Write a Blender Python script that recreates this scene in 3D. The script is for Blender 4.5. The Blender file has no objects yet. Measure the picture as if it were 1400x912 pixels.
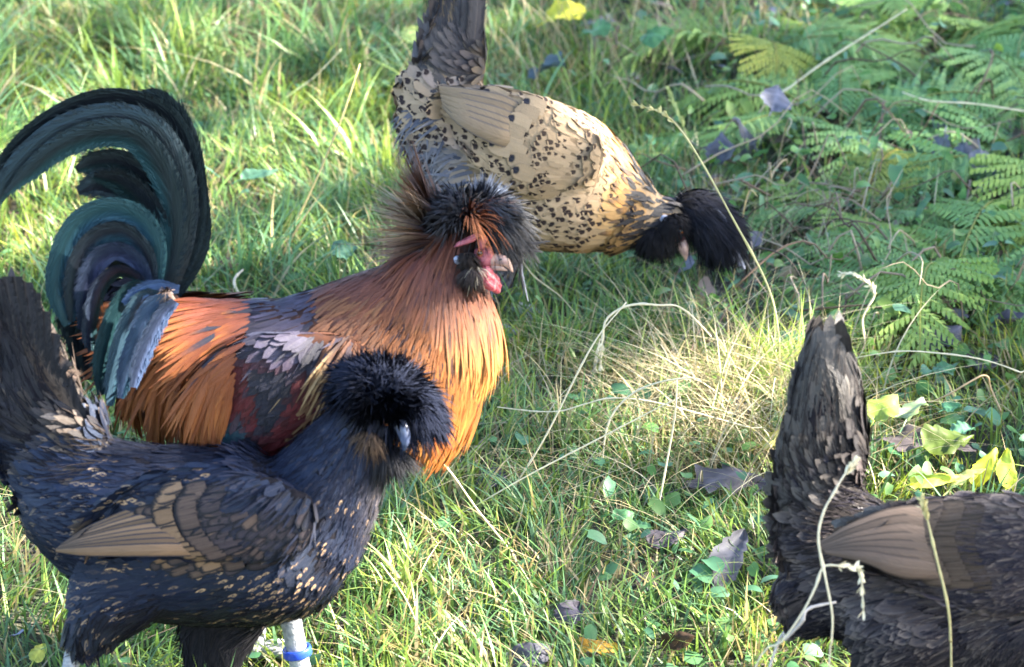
import bpy, math
import numpy as np
from mathutils import Vector
from mathutils.bvhtree import BVHTree

R = np.random.default_rng(11)
SC = bpy.context.scene
COL = SC.collection
A = np.array

# ------------------------------------------------------------------ camera
CAM_H, PITCH, HFOV = 1.45, math.radians(17.0), math.radians(15.8)
SLOPE, Y0 = .10, 3.4                            # the turf climbs gently away from the camera
FPX = 700 / math.tan(HFOV / 2)                 # focal length in photograph pixels
FWD = A([0, math.cos(PITCH), -math.sin(PITCH)])
UPV = A([0, math.sin(PITCH), math.cos(PITCH)])
RGT = A([1.0, 0, 0])
CAM = A([0, 0, CAM_H])
cd = bpy.data.cameras.new('camera')
cam = bpy.data.objects.new('camera', cd)
COL.objects.link(cam)
cam.location = CAM
cam.rotation_euler = (math.pi / 2 - PITCH, 0, 0)
cd.sensor_width = 36
cd.angle = HFOV
cd.clip_end = 300
cd.clip_start = .05
cd.dof.use_dof = True
cd.dof.focus_distance = 4.0
cd.dof.aperture_fstop = 9
SC.camera = cam

# ------------------------------------------------------------------ light
SUN_EL, SUN_AZ = math.radians(31), math.radians(-3)      # azimuth: from +X towards +Y (behind the birds)
SUND = A([math.cos(SUN_EL) * math.cos(SUN_AZ), math.cos(SUN_EL) * math.sin(SUN_AZ), math.sin(SUN_EL)])
w = bpy.data.worlds.new('World')
SC.world = w
w.use_nodes = True
sky = w.node_tree.nodes.new('ShaderNodeTexSky')
sky.sky_type = 'NISHITA'
sky.sun_disc = False
sky.sun_elevation = SUN_EL
sky.sun_rotation = math.pi / 2 - SUN_AZ
sky.air_density = 1.0
sky.dust_density = 1.2
bg = w.node_tree.nodes['Background']
bg.inputs[1].default_value = 0.1
w.node_tree.links.new(sky.outputs[0], bg.inputs[0])
ld = bpy.data.lights.new('sun', 'SUN')
sun = bpy.data.objects.new('sun', ld)
COL.objects.link(sun)
ld.energy = 5.0
ld.angle = math.radians(.6)
ld.color = (1, .93, .8)
sun.rotation_euler = Vector(SUND).to_track_quat('Z', 'Y').to_euler()
SC.view_settings.view_transform = 'Standard'
SC.view_settings.look = 'None'
SC.view_settings.exposure = 3.25
SC.view_settings.gamma = 1
SC.cycles.use_denoising = True
SC.cycles.max_bounces = 6

# ------------------------------------------------------------------ helpers
def norm(v):
    v = np.asarray(v, float)
    return v / np.maximum(np.linalg.norm(v, axis=-1, keepdims=True), 1e-9)

def ray(px, py):
    return FWD + RGT * ((px - 700) / FPX) + UPV * ((456 - py) / FPX)

def ground(px, py, z=0.0):
    d = ray(px, py)
    return CAM + d * ((z - SLOPE * Y0 - CAM_H) / (d[2] - SLOPE * d[1]))

def project(P):
    q = np.asarray(P) - CAM
    dep = q @ FWD
    return 700 + FPX * (q @ RGT) / dep, 456 - FPX * (q @ UPV) / dep, dep

def gz(x, y):
    x = np.asarray(x, float); y = np.asarray(y, float)
    return SLOPE * (y - Y0) + .014 * np.sin(4.1 * x + 1.3) * np.sin(3.3 * y + .4) + .008 * np.sin(9 * x + 2 * y) + .006 * np.sin(11 * y - 5 * x)

def sm(a, b, x):
    t = np.clip((np.asarray(x, float) - a) / (b - a), 0, 1)
    return t * t * (3 - 2 * t)

def vnoise(x, y, s, seed=0):
    """smooth value noise 0..1"""
    r = np.random.default_rng(seed).random((64, 64))
    x = np.asarray(x) * s + 100.3; y = np.asarray(y) * s + 200.7
    xi = np.floor(x).astype(int); yi = np.floor(y).astype(int)
    fx = x - xi; fy = y - yi
    fx = fx * fx * (3 - 2 * fx); fy = fy * fy * (3 - 2 * fy)
    g = lambda i, j: r[i % 64, j % 64]
    return (g(xi, yi) * (1 - fx) + g(xi + 1, yi) * fx) * (1 - fy) + (g(xi, yi + 1) * (1 - fx) + g(xi + 1, yi + 1) * fx) * fy

def mesh_np(name, V, quads=None, tris=None, attrs=None, mat=None, smooth=True):
    me = bpy.data.meshes.new(name)
    V = np.asarray(V, np.float32).reshape(-1, 3)
    me.vertices.add(len(V))
    me.vertices.foreach_set('co', V.ravel())
    q = np.zeros((0, 4), int) if quads is None else np.asarray(quads, int).reshape(-1, 4)
    t = np.zeros((0, 3), int) if tris is None else np.asarray(tris, int).reshape(-1, 3)
    me.loops.add(q.size + t.size)
    me.loops.foreach_set('vertex_index', np.concatenate([q.ravel(), t.ravel()]).astype(np.int32))
    me.polygons.add(len(q) + len(t))
    me.polygons.foreach_set('loop_start', np.concatenate([np.arange(len(q)) * 4, q.size + np.arange(len(t)) * 3]).astype(np.int32))
    me.polygons.foreach_set('loop_total', np.concatenate([np.full(len(q), 4), np.full(len(t), 3)]).astype(np.int32))
    me.polygons.foreach_set('use_smooth', np.full(len(q) + len(t), smooth))
    me.update(calc_edges=True)
    nrm = (attrs or {}).pop('nrm', None)
    if nrm is not None:
        vn = np.empty(len(V) * 3, np.float32); me.vertices.foreach_get('normal', vn)
        nn = norm(vn.reshape(-1, 3) * .16 + nrm)
        me.normals_split_custom_set_from_vertices(nn.tolist())
    for k, v in (attrs or {}).items():
        v = np.asarray(v, np.float32)
        if k.startswith('c'):
            a = me.attributes.new(k, 'FLOAT_COLOR', 'POINT')
            a.data.foreach_set('color', np.concatenate([v, np.ones((len(v), 1), np.float32)], 1).ravel())
        else:
            a = me.attributes.new(k, 'FLOAT_VECTOR', 'POINT')
            a.data.foreach_set('vector', v.ravel())
    if mat: me.materials.append(mat)
    return me

def link(name, me, parent=None, origin=None, label=None, cat=None, group=None, kind=None):
    o = bpy.data.objects.new(name, me)
    COL.objects.link(o)
    if parent is not None: o.parent = parent
    if origin is not None: o.location = origin
    for k, v in (('label', label), ('category', cat), ('group', group), ('kind', kind)):
        if v: o[k] = v
    return o

def catmull(pts, n):
    """resample an array of control rows (k, dims) to n rows"""
    p = np.asarray(pts, float)
    if len(p) == 2:
        t = np.linspace(0, 1, n)[:, None]
        return p[0] * (1 - t) + p[1] * t
    p = np.vstack([2 * p[0] - p[1], p, 2 * p[-1] - p[-2]])
    k = len(p) - 3
    u = np.linspace(0, k - 1e-6, n)
    i = u.astype(int); t = (u - i)[:, None]
    a, b, c, d = p[i], p[i + 1], p[i + 2], p[i + 3]
    return .5 * ((2 * b) + (c - a) * t + (2 * a - 5 * b + 4 * c - d) * t ** 2 + (3 * b - a - 3 * c + d) * t ** 3)

def tube(path, rad, seg=8, flat=1.0, ref=None):
    """closed tube with frame along path; returns V, quads, tris"""
    path = np.asarray(path, float); n = len(path)
    rad = np.broadcast_to(np.asarray(rad, float), (n,))
    T = norm(np.gradient(path, axis=0))
    ref = A([0, 1, 0.01]) if ref is None else np.asarray(ref, float)
    S = norm(np.cross(T, ref)); Bn = np.cross(S, T)
    th = np.linspace(0, 2 * np.pi, seg, endpoint=False)
    V = path[:, None] + (S[:, None] * np.cos(th)[None, :, None] + Bn[:, None] * np.sin(th)[None, :, None] * flat) * rad[:, None, None]
    q = []
    i = np.arange(n - 1)[:, None] * seg; j = np.arange(seg)[None]; j2 = (j + 1) % seg
    q = np.stack([i + j, i + j2, i + seg + j2, i + seg + j], -1).reshape(-1, 4)
    V = np.vstack([V.reshape(-1, 3), path[:1], path[-1:]])
    c0 = n * seg
    j = np.arange(seg); j2 = (j + 1) % seg
    t = np.vstack([np.stack([j2, j, np.full(seg, c0)], -1), np.stack([(n - 1) * seg + j, (n - 1) * seg + j2, np.full(seg, c0 + 1)], -1)])
    return V, q, t

class Acc:
    def __init__(s): s.V = []; s.q = []; s.t = []; s.a = {}; s.n = 0
    def add(s, V, q=None, t=None, **attrs):
        V = np.asarray(V).reshape(-1, 3)
        if q is not None and len(q): s.q.append(np.asarray(q) + s.n)
        if t is not None and len(t): s.t.append(np.asarray(t) + s.n)
        for k, v in attrs.items():
            v = np.asarray(v, float)
            if v.ndim == 1: v = np.tile(v, (len(V), 1))
            s.a.setdefault(k, []).append(v)
        s.V.append(V); s.n += len(V)
    def mesh(s, name, mat=None, origin=None, smooth=True):
        V = np.vstack(s.V)
        if origin is not None: V = V - origin
        return mesh_np(name, V, np.vstack(s.q) if s.q else None, np.vstack(s.t) if s.t else None,
                       {k: np.vstack(v) for k, v in s.a.items()}, mat, smooth)

# ------------------------------------------------------------------ materials
class N:
    def __init__(s, name):
        s.m = bpy.data.materials.new(name); s.m.use_nodes = True
        s.t = s.m.node_tree; s.p = s.t.nodes['Principled BSDF']; s.out = s.t.nodes['Material Output']
    def n(s, typ, **kw):
        nd = s.t.nodes.new('ShaderNode' + typ)
        for k, v in kw.items():
            if k[0] == 'i' and k[1:].isdigit(): s.set(nd.inputs[int(k[1:])], v)
            else: setattr(nd, k, v)
        return nd
    def set(s, sock, v):
        if isinstance(v, bpy.types.NodeSocket): s.t.links.new(v, sock)
        elif isinstance(v, bpy.types.Node): s.t.links.new(v.outputs[0], sock)
        else: sock.default_value = v
    def math(s, op, a, b=0.0, c=0.0, clamp=False):
        nd = s.n('Math', operation=op, use_clamp=clamp)
        s.set(nd.inputs[0], a); s.set(nd.inputs[1], b)
        if op in ('MULTIPLY_ADD', 'SMOOTH_MIN', 'COMPARE'): s.set(nd.inputs[2], c)
        return nd.outputs[0]
    def ramp(s, v, a, b, lo=0.0, hi=1.0):
        nd = s.n('MapRange', interpolation_type='SMOOTHSTEP')
        for i, x in enumerate((v, a, b, lo, hi)): s.set(nd.inputs[i], x)
        return nd.outputs[0]
    def mix(s, f, a, b, mode='MIX'):
        nd = s.n('Mix', data_type='RGBA', blend_type=mode)
        s.set(nd.inputs[0], f); s.set(nd.inputs[6], a); s.set(nd.inputs[7], b)
        return nd.outputs[2]
    def attr(s, name): return s.n('Attribute', attribute_name=name)
    def P(s, key, v): s.set(s.p.inputs[key], v)

def feather_mat(name, pat='tip', rough=.5, spec=.4, barb=.35, sheen=0.0, a=.4, b=.9, spot=.24, tint=None, shaftc=(.25, .2, .16)):
    s = N(name)
    f = s.attr('fuv'); sep = s.n('SeparateXYZ', i0=f.outputs[1])
    u, v, r = sep.outputs[0], sep.outputs[1], sep.outputs[2]
    e = s.math('ABSOLUTE', s.math('MULTIPLY_ADD', u, 2.0, -1.0))           # 0 shaft .. 1 edge
    # barbs: thin lines sweeping from the shaft outwards to the tip
    bco = s.n('CombineXYZ', i0=s.math('SUBTRACT', s.math('MULTIPLY', v, 60.0), s.math('MULTIPLY', e, 9.0)),
              i1=s.math('MULTIPLY', e, 1.6), i2=s.math('MULTIPLY', r, 37.0))
    nb = s.n('TexNoise', i0=bco.outputs[0]); nb.inputs['Scale'].default_value = 1.0; nb.inputs['Detail'].default_value = 2.0
    lco = s.n('CombineXYZ', i0=s.math('MULTIPLY', u, 14.0), i1=s.math('MULTIPLY', v, 2.0), i2=s.math('MULTIPLY', r, 53.0))
    nl = s.n('TexNoise', i0=lco.outputs[0]); nl.inputs['Scale'].default_value = 1.0
    wob = s.math('MULTIPLY_ADD', nb.outputs[0], .3, -.15)
    vv = s.math('ADD', v, wob)
    if tint: s.P('Specular Tint', (*tint, 1))
    if pat == 'tip': m = s.ramp(vv, a, b)
    elif pat == 'lace': m = s.math('MAXIMUM', s.ramp(s.math('ADD', e, wob), .5, .85), s.ramp(vv, .74, .9))
    elif pat == 'spot':
        dx = s.math('MULTIPLY', s.math('SUBTRACT', u, .5), .9)
        dy = s.math('MULTIPLY', s.math('SUBTRACT', v, .84), 1.7)
        d = s.math('SQRT', s.math('ADD', s.math('MULTIPLY', dx, dx), s.math('MULTIPLY', dy, dy)))
        m = s.math('MULTIPLY', s.ramp(s.math('ADD', d, s.math('MULTIPLY', wob, .12)), spot, spot * .6), s.ramp(r, .2, .25))
    elif pat == 'mark':
        dx = s.math('MULTIPLY', s.math('SUBTRACT', u, .5), 1.1)
        dy = s.math('SUBTRACT', v, .8)
        d = s.math('SQRT', s.math('ADD', s.math('MULTIPLY', dx, dx), s.math('MULTIPLY', dy, dy)))
        d = s.math('ADD', d, s.math('MULTIPLY', wob, .4))
        m = s.math('MULTIPLY', s.ramp(s.math('ABSOLUTE', s.math('SUBTRACT', d, .13)), .07, .03), s.ramp(r, .28, .4))
    elif pat == 'edge': m = s.ramp(s.math('ADD', e, s.math('MULTIPLY', wob, .5)), .72, .95)
    elif pat == 'side': m = s.ramp(s.math('ADD', u, wob), a, b)
    else: m = 0.0
    c = s.mix(m, s.attr('ca').outputs[0], s.attr('cb').outputs[0])
    k = s.math('MULTIPLY_ADD', nb.outputs[0], barb * 2, 1 - barb)
    k = s.math('MULTIPLY', k, s.math('MULTIPLY_ADD', nl.outputs[0], barb * 1.6, 1 - barb * .8))
    k = s.math('MULTIPLY', k, s.math('MULTIPLY_ADD', r, .3, .85))
    kc = s.n('CombineXYZ', i0=k, i1=k, i2=k)
    c = s.mix(1.0, c, kc.outputs[0], 'MULTIPLY')
    shaft = s.math('MULTIPLY', s.ramp(e, .1, .03), .08)
    c = s.mix(shaft, c, (*shaftc, 1))
    s.P('Base Color', c)
    s.P('Roughness', s.math('MULTIPLY_ADD', nb.outputs[0], .25, rough - .1))
    s.P('Specular IOR Level', spec)
    bp = s.n('Bump'); bp.inputs['Strength'].default_value = .5; bp.inputs['Distance'].default_value = .0008
    s.set(bp.inputs['Height'], s.math('ADD', nb.outputs[0], nl.outputs[0]))
    s.P('Normal', bp.outputs[0])
    return s.m

def plain_mat(name, col, col2=None, rough=.6, scale=60, spec=.4, bump=.3, sss=0, aniso=None):
    s = N(name)
    tc = s.n('TexCoord')
    co = tc.outputs['Object']
    if aniso:
        mp = s.n('Mapping'); mp.inputs['Scale'].default_value = aniso; s.set(mp.inputs[0], co); co = mp.outputs[0]
    nz = s.n('TexNoise', i0=co); nz.inputs['Scale'].default_value = scale; nz.inputs['Detail'].default_value = 5
    f = s.ramp(nz.outputs[0], .35, .65)
    s.P('Base Color', s.mix(f, (*col, 1), (*(col2 or [x * .6 for x in col]), 1)))
    s.P('Roughness', rough); s.P('Specular IOR Level', spec)
    if sss: s.P('Subsurface Weight', sss); s.p.inputs['Subsurface Radius'].default_value = (.01, .003, .002)
    bp = s.n('Bump'); bp.inputs['Strength'].default_value = bump; bp.inputs['Distance'].default_value = .002
    s.set(bp.inputs['Height'], nz.outputs[0]); s.P('Normal', bp.outputs[0])
    return s.m

def leaf_mat(name, rough=.5, trans=.4, scale=90, var=.35, spec=.3, each=False):
    """reads the leaf's own colour from the attribute col"""
    s = N(name)
    at = s.attr('col')
    tc = s.n('TexCoord')
    nz = s.n('TexNoise', i0=tc.outputs['Object']); nz.inputs['Scale'].default_value = scale; nz.inputs['Detail'].default_value = 4
    k = s.math('MULTIPLY_ADD', nz.outputs[0], var * 2, 1 - var)
    c = s.mix(1.0, at.outputs[0], s.n('CombineXYZ', i0=k, i1=k, i2=k).outputs[0], 'MULTIPLY')
    if each:                                                     # fronds differ: some yellowing, a few already brown
        rn = s.n('ObjectInfo').outputs['Random']
        c = s.mix(s.ramp(rn, .3, .8, 0, .55), c, s.mix(1.0, c, (1.4, 1.08, .6, 1), 'MULTIPLY'))
        c = s.mix(s.ramp(rn, .9, .92, 0, .5), c, s.mix(1.0, c, (1.2, .75, .5, 1), 'MULTIPLY'))
    s.P('Base Color', c); s.P('Roughness', rough); s.P('Specular IOR Level', spec)
    tr = s.n('BsdfTranslucent'); s.set(tr.inputs[0], s.mix(.5, c, s.mix(1.0, c, (1.15, 1.1, .6, 1), 'MULTIPLY')))
    ms = s.n('MixShader', i0=trans, i1=s.p.outputs[0], i2=tr.outputs[0])
    s.t.links.new(ms.outputs[0], s.out.inputs[0])
    return s.m

# ------------------------------------------------------------------ feathers in bulk
SHAPES = {
    'round': lambda t: np.sqrt(np.clip(1 - ((t - .55) / .5) ** 2 * np.where(t > .55, 1.2, .35), .0, 1)) * np.where(t < 1, 1, .25),
    'point': lambda t: np.clip(1.05 - t ** 2.2, .03, 1) * sm(-.15, .25, t),
    'strand': lambda t: np.clip(1 - t ** 1.5, .1, 1),
    'long': lambda t: np.clip(1 - t ** 6, .12, 1) * sm(-.4, .3, t),
}
def feathers(acc, P, D, Nn, L, W, ca, cb, lift=.2, bend=None, shape='round', rows=6, cup=.15, roll=.3, rng=R, sn=None):
    n = len(P)
    if n == 0: return
    P = np.asarray(P); D = norm(D); Nn = np.asarray(Nn)
    L = np.broadcast_to(L, (n,)).astype(float); W = np.broadcast_to(W, (n,)).astype(float)
    lift = np.broadcast_to(lift, (n,)).astype(float)
    S = norm(np.cross(Nn, D)); U = np.cross(D, S)
    rl = rng.normal(0, roll, n)[:, None]
    S, U = S * np.cos(rl) + U * np.sin(rl), U * np.cos(rl) - S * np.sin(rl)
    t = np.linspace(0, 1, rows)
    hw = SHAPES[shape](t) * .5
    bend = np.zeros((n, 3)) if bend is None else np.broadcast_to(bend, (n, 3))
    C = (P[:, None] + D[:, None] * (L[:, None] * t)[..., None] + U[:, None] * (lift[:, None] * L[:, None] * t)[..., None]
         + bend[:, None] * (L[:, None] * t ** 2)[..., None])
    cols = A([-1, 0, 1.0])
    V = (C[:, :, None] + S[:, None, None] * (W[:, None, None] * hw[None, :, None] * cols[None, None])[..., None]
         - U[:, None, None] * (W[:, None, None] * cup * np.abs(cols)[None, None] * hw[None, :, None])[..., None])
    k = rows * 3
    base = (np.arange(n) * k)[:, None, None]
    r_ = np.arange(rows - 1)[None, :, None] * 3; c_ = np.arange(2)[None, None]
    a = base + r_ + c_
    q = np.stack([a, a + 3, a + 4, a + 1], -1).reshape(-1, 4)
    rnd = rng.random(n)
    fuv = np.stack(np.broadcast_arrays(((cols + 1) / 2)[None, None], t[None, :, None], rnd[:, None, None]), -1).reshape(-1, 3)
    ca = np.repeat(np.broadcast_to(ca, (n, 3)), k, 0); cb = np.repeat(np.broadcast_to(cb, (n, 3)), k, 0)
    acc.add(V.reshape(-1, 3), q, None, fuv=fuv, ca=ca, cb=cb, nrm=np.repeat(Nn if sn is None else sn, k, 0))

def poisson(P, r, nmax, rng=R):
    """thin points so that they are about r apart"""
    idx = rng.permutation(len(P)); cell = {}; out = []
    G = np.floor(P / r).astype(int)
    for i in idx:
        g = G[i]; ok = True
        for dx in (-1, 0, 1):
            for dy in (-1, 0, 1):
                for dz in (-1, 0, 1):
                    for j in cell.get((g[0] + dx, g[1] + dy, g[2] + dz), ()):
                        d = P[i] - P[j]
                        if d @ d < r * r: ok = False; break
                    if not ok: break
                if not ok: break
            if not ok: break
        if ok:
            out.append(i); cell.setdefault(tuple(g), []).append(i)
            if len(out) >= nmax: break
    return A(out)

# ------------------------------------------------------------------ birds
class Bird:
    drop = .04
    def __init__(s, name, label, cat, gx, gy, yaw=0.0):
        s.O = ground(gx, gy); s.O[2] = float(gz(s.O[0], s.O[1]))
        y = math.radians(yaw)
        s.h = A([math.cos(y), math.sin(y), 0]); s.l = A([-math.sin(y), math.cos(y), 0])   # l points away from the camera
        s.s = ((s.O - CAM) @ FWD) / FPX
        s.root = bpy.data.objects.new(name, None); COL.objects.link(s.root)
        s.root.location = s.O; s.root['label'] = label; s.root['category'] = cat
        s.root.empty_display_size = .1
    def pt(s, px, py, d=0.0):
        """point of the bird's own upright middle plane (moved d metres away from us) seen at a pixel"""
        r = ray(px, py); far = d > .03; o = s.O + s.l * (-d if far else d)
        p = CAM + r * (((o - CAM) @ s.l) / (r @ s.l))
        return p - 2 * ((p - s.O) @ s.l) * s.l - A([0, 0, s.drop]) if far else p     # the far side mirrors the near side
    def path(s, pts, n):
        p = A([list(s.pt(q[0], q[1], q[2] if len(q) > 2 else 0)) for q in pts])
        return catmull(p, n)
    def to2d(s, P):
        Q = P - ((P - s.O) @ s.l)[:, None] * s.l
        x, y, _ = project(Q)
        return x, y
    def vec(s, dx, dy, dl=0.0):
        """direction in the middle plane for a picture direction"""
        return s.h * dx - A([0, 0, 1]) * dy / math.cos(PITCH) + s.l * dl
    def loft(s, st, seg=20, step=.006):
        st = [list(q) + [0.8] * (4 - len(q)) + [0.0] * (5 - max(4, len(q))) for q in st]
        c = A([list(s.pt(q[0], q[1], q[4] if len(q) > 4 else 0)) + [q[2] * s.s, q[3]] for q in st])
        ln = np.linalg.norm(np.diff(c[:, :3], axis=0), axis=1).sum()
        n = max(6, int(ln / step))
        c = catmull(c, n)
        T = norm(np.gradient(c[:, :3], axis=0))
        cap = []
        for e, sg in ((0, -1), (-1, 1)):
            rr = c[e, 3]
            ks = [.3, .55, .75, .9, .98]
            rows = [np.concatenate([c[e, :3] + T[e] * sg * rr * k * .7, [rr * math.sqrt(1 - k * k), c[e, 4]]]) for k in ks]
            cap.append((rows, T[e]))
        allc = np.vstack([A(cap[0][0][::-1]), c, A(cap[1][0])])
        allT = np.vstack([np.tile(cap[0][1], (5, 1)), T, np.tile(cap[1][1], (5, 1))])
        L = np.tile(s.l, (len(allc), 1))
        S = norm(np.cross(allT, L)); L = norm(np.cross(S, allT))
        th = np.linspace(0, 2 * np.pi, seg, endpoint=False)
        V = allc[:, None, :3] + (S[:, None] * np.cos(th)[None, :, None] + L[:, None] * np.sin(th)[None, :, None] * allc[:, 4][:, None, None]) * allc[:, 3][:, None, None]
        m = len(allc)
        i = np.arange(m - 1)[:, None] * seg; j = np.arange(seg)[None]; j2 = (j + 1) % seg
        q = np.stack([i + j, i + j2, i + seg + j2, i + seg + j], -1).reshape(-1, 4)
        V = np.vstack([V.reshape(-1, 3), allc[:1, :3], allc[-1:, :3]])
        j = np.arange(seg); j2 = (j + 1) % seg
        t = np.vstack([np.stack([j2, j, np.full(seg, m * seg)], -1), np.stack([(m - 1) * seg + j, (m - 1) * seg + j2, np.full(seg, m * seg + 1)], -1)])
        return V, q, t
    def body(s, lofts, mat, voxel=.0055, smooth=8):
        acc = Acc()
        for st in lofts: acc.add(*s.loft(st))
        me = acc.mesh('body_source', None, s.O)
        o = bpy.data.objects.new('body_source', me); COL.objects.link(o)
        m = o.modifiers.new('r', 'REMESH'); m.mode = 'VOXEL'; m.voxel_size = voxel; m.use_smooth_shade = True
        m2 = o.modifiers.new('s', 'SMOOTH'); m2.iterations = smooth; m2.factor = .6
        dg = bpy.context.evaluated_depsgraph_get()
        out = bpy.data.meshes.new_from_object(o.evaluated_get(dg))
        bpy.data.objects.remove(o)
        out.name = 'body'
        out.materials.clear(); out.materials.append(mat)
        for p in out.polygons: p.use_smooth = True
        s.skin = link('body', out, s.root)
        out.calc_loop_triangles()
        n = len(out.vertices); co = np.empty(n * 3); out.vertices.foreach_get('co', co)
        s.co = co.reshape(-1, 3) + s.O
        nt = len(out.loop_triangles); ti = np.empty(nt * 3, int); out.loop_triangles.foreach_get('vertices', ti)
        s.tri = ti.reshape(-1, 3)
        nn = np.empty(n * 3); out.vertices.foreach_get('normal', nn); s.vn = nn.reshape(-1, 3)
        s.bvh = BVHTree.FromPolygons([Vector(v) for v in s.co], s.tri.tolist())
        return s.skin
    def sample(s, n, r):
        a, b, c = s.co[s.tri[:, 0]], s.co[s.tri[:, 1]], s.co[s.tri[:, 2]]
        ar = np.linalg.norm(np.cross(b - a, c - a), axis=1)
        k = R.choice(len(ar), n * 4, p=ar / ar.sum())
        u, v = R.random((2, n * 4)); f = u + v > 1; u[f] = 1 - u[f]; v[f] = 1 - v[f]
        P = a[k] + (b - a)[k] * u[:, None] + (c - a)[k] * v[:, None]
        Nn = norm(s.vn[s.tri[k, 0]] + s.vn[s.tri[k, 1]] + s.vn[s.tri[k, 2]])
        i = poisson(P, r, n)
        return P[i], Nn[i]
    def flow(s, P, Nn, guides, jit=.12):
        x, y = s.to2d(P)
        g = A(guides, )
        w_ = 1 / (((x[:, None] - g[:, 0]) ** 2 + (y[:, None] - g[:, 1]) ** 2) + 400) ** 1.6
        gd = norm(g[:, 2:4])
        d = (w_[..., None] * gd[None]).sum(1)
        d = norm(d) + R.normal(0, jit, d.shape)
        D = s.h * d[:, :1] - A([0, 0, 1]) * d[:, 1:2]
        D = D + s.l * R.normal(0, jit, (len(P), 1))
        D = D - Nn * (D * Nn).sum(1, keepdims=True)
        ln = np.linalg.norm(D, axis=1, keepdims=True)
        return np.where(ln < .4, 0, D / np.maximum(ln, 1e-6))
    def hit(s, px, py):
        d = ray(px, py); dn = norm(d)
        loc, nrm, i, dist = s.bvh.ray_cast(Vector(CAM), Vector(dn))
        if loc is None:
            loc, nrm, i, dist = s.bvh.find_nearest(Vector(s.pt(px, py, -.02)))
        nrm = A(nrm)
        if nrm @ dn > 0: nrm = -nrm
        return A(loc), nrm
    def part(s, name, acc, mat, kind=None, label=None, parent=None):
        return link(name, acc.mesh(name, mat, s.O), parent or s.root, None, label, None, None, kind)
    def mirror(s, P):
        return P - 2 * ((P - s.O) @ s.l)[..., None] * s.l
    def ribbon(s, name, pts, widths, mat, ca, cb, tilt=0.0, v=.12, n=40, parent=None, rag=.03, fringe=4, vary=.12):
        """a big feather: path in picture pixels (+ metres sideways), widths in pixels"""
        C = s.path(pts, n)
        wd = catmull(A(widths, float)[:, None], n)[:, 0] * s.s * .5
        T = norm(np.gradient(C, axis=0))
        S = norm(np.cross(T, np.tile(s.l, (n, 1))))
        U = norm(np.cross(S, T))
        ct, st_ = math.cos(tilt), math.sin(tilt)
        S, U = S * ct + U * st_, U * ct - S * st_
        cols = A([-1, -.6, -.25, 0, .25, .6, 1.0])
        ed = np.ones((n, 7)); r_ = R.normal(0, 1, (n, 2))
        ed[:, 0] += r_[:, 0] * rag * .5; ed[:, 6] += r_[:, 1] * rag * .5
        V = C[:, None] + S[:, None] * (wd[:, None] * cols[None] * ed)[..., None] + U[:, None] * (v * wd[:, None] * (np.abs(cols) ** 1.3)[None])[..., None]
        i = np.arange(n - 1)[:, None] * 7 + np.arange(6)[None]
        q = np.stack([i, i + 7, i + 8, i + 1], -1).reshape(-1, 4)
        nrm = norm(-U[:, None] + S[:, None] * (cols * .5)[None, :, None]) * .8
        t = np.linspace(0, 1, n)
        rr = R.random()
        fuv = np.stack(np.broadcast_arrays(((cols + 1) / 2)[None], t[:, None], A(rr)), -1).reshape(-1, 3)
        k = 1 + R.normal(0, vary)
        acc = Acc(); acc.add(V.reshape(-1, 3), q, None, fuv=fuv, ca=A(ca) * k, cb=A(cb) * k, nrm=nrm.reshape(-1, 3))
        if fringe:                                                   # loose barbs that fray both edges
            m = n * fringe * 2
            ii = R.integers(1, n - 1, m); sd = np.where(R.random(m) < .5, -1.0, 1.0)
            cc = R.uniform(.55, .95, m) * sd
            Pf = C[ii] + S[ii] * (wd[ii] * cc)[:, None] + U[ii] * (v * wd[ii] * np.abs(cc) ** 1.3)[:, None] - U[ii] * .0006
            Df = T[ii] + S[ii] * (sd * R.uniform(.25, .6, m))[:, None] + U[ii] * R.normal(0, .1, m)[:, None]
            feathers(acc, Pf, Df, -U[ii], wd[ii] * R.uniform(.5, .95, m), .0011, np.where((sd > 0)[:, None], A(cb), A(ca)) * k, np.where((sd > 0)[:, None], A(cb), A(ca)) * k, 0, None, 'strand', 4, .1, .3)
        return s.part(name, acc, mat, parent=parent)
    def tubepart(s, name, pts, rads, mat, seg=10, n=16, flat=1.0, parent=None, label=None, world=False):
        C = catmull(A(pts), n) if world else s.path(pts, n)
        rr = catmull(A(rads, float)[:, None], n)[:, 0] * (1 if world else s.s)
        acc = Acc(); acc.add(*tube(C, rr, seg, flat, s.l))
        return s.part(name, acc, mat, parent=parent, label=label)

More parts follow.
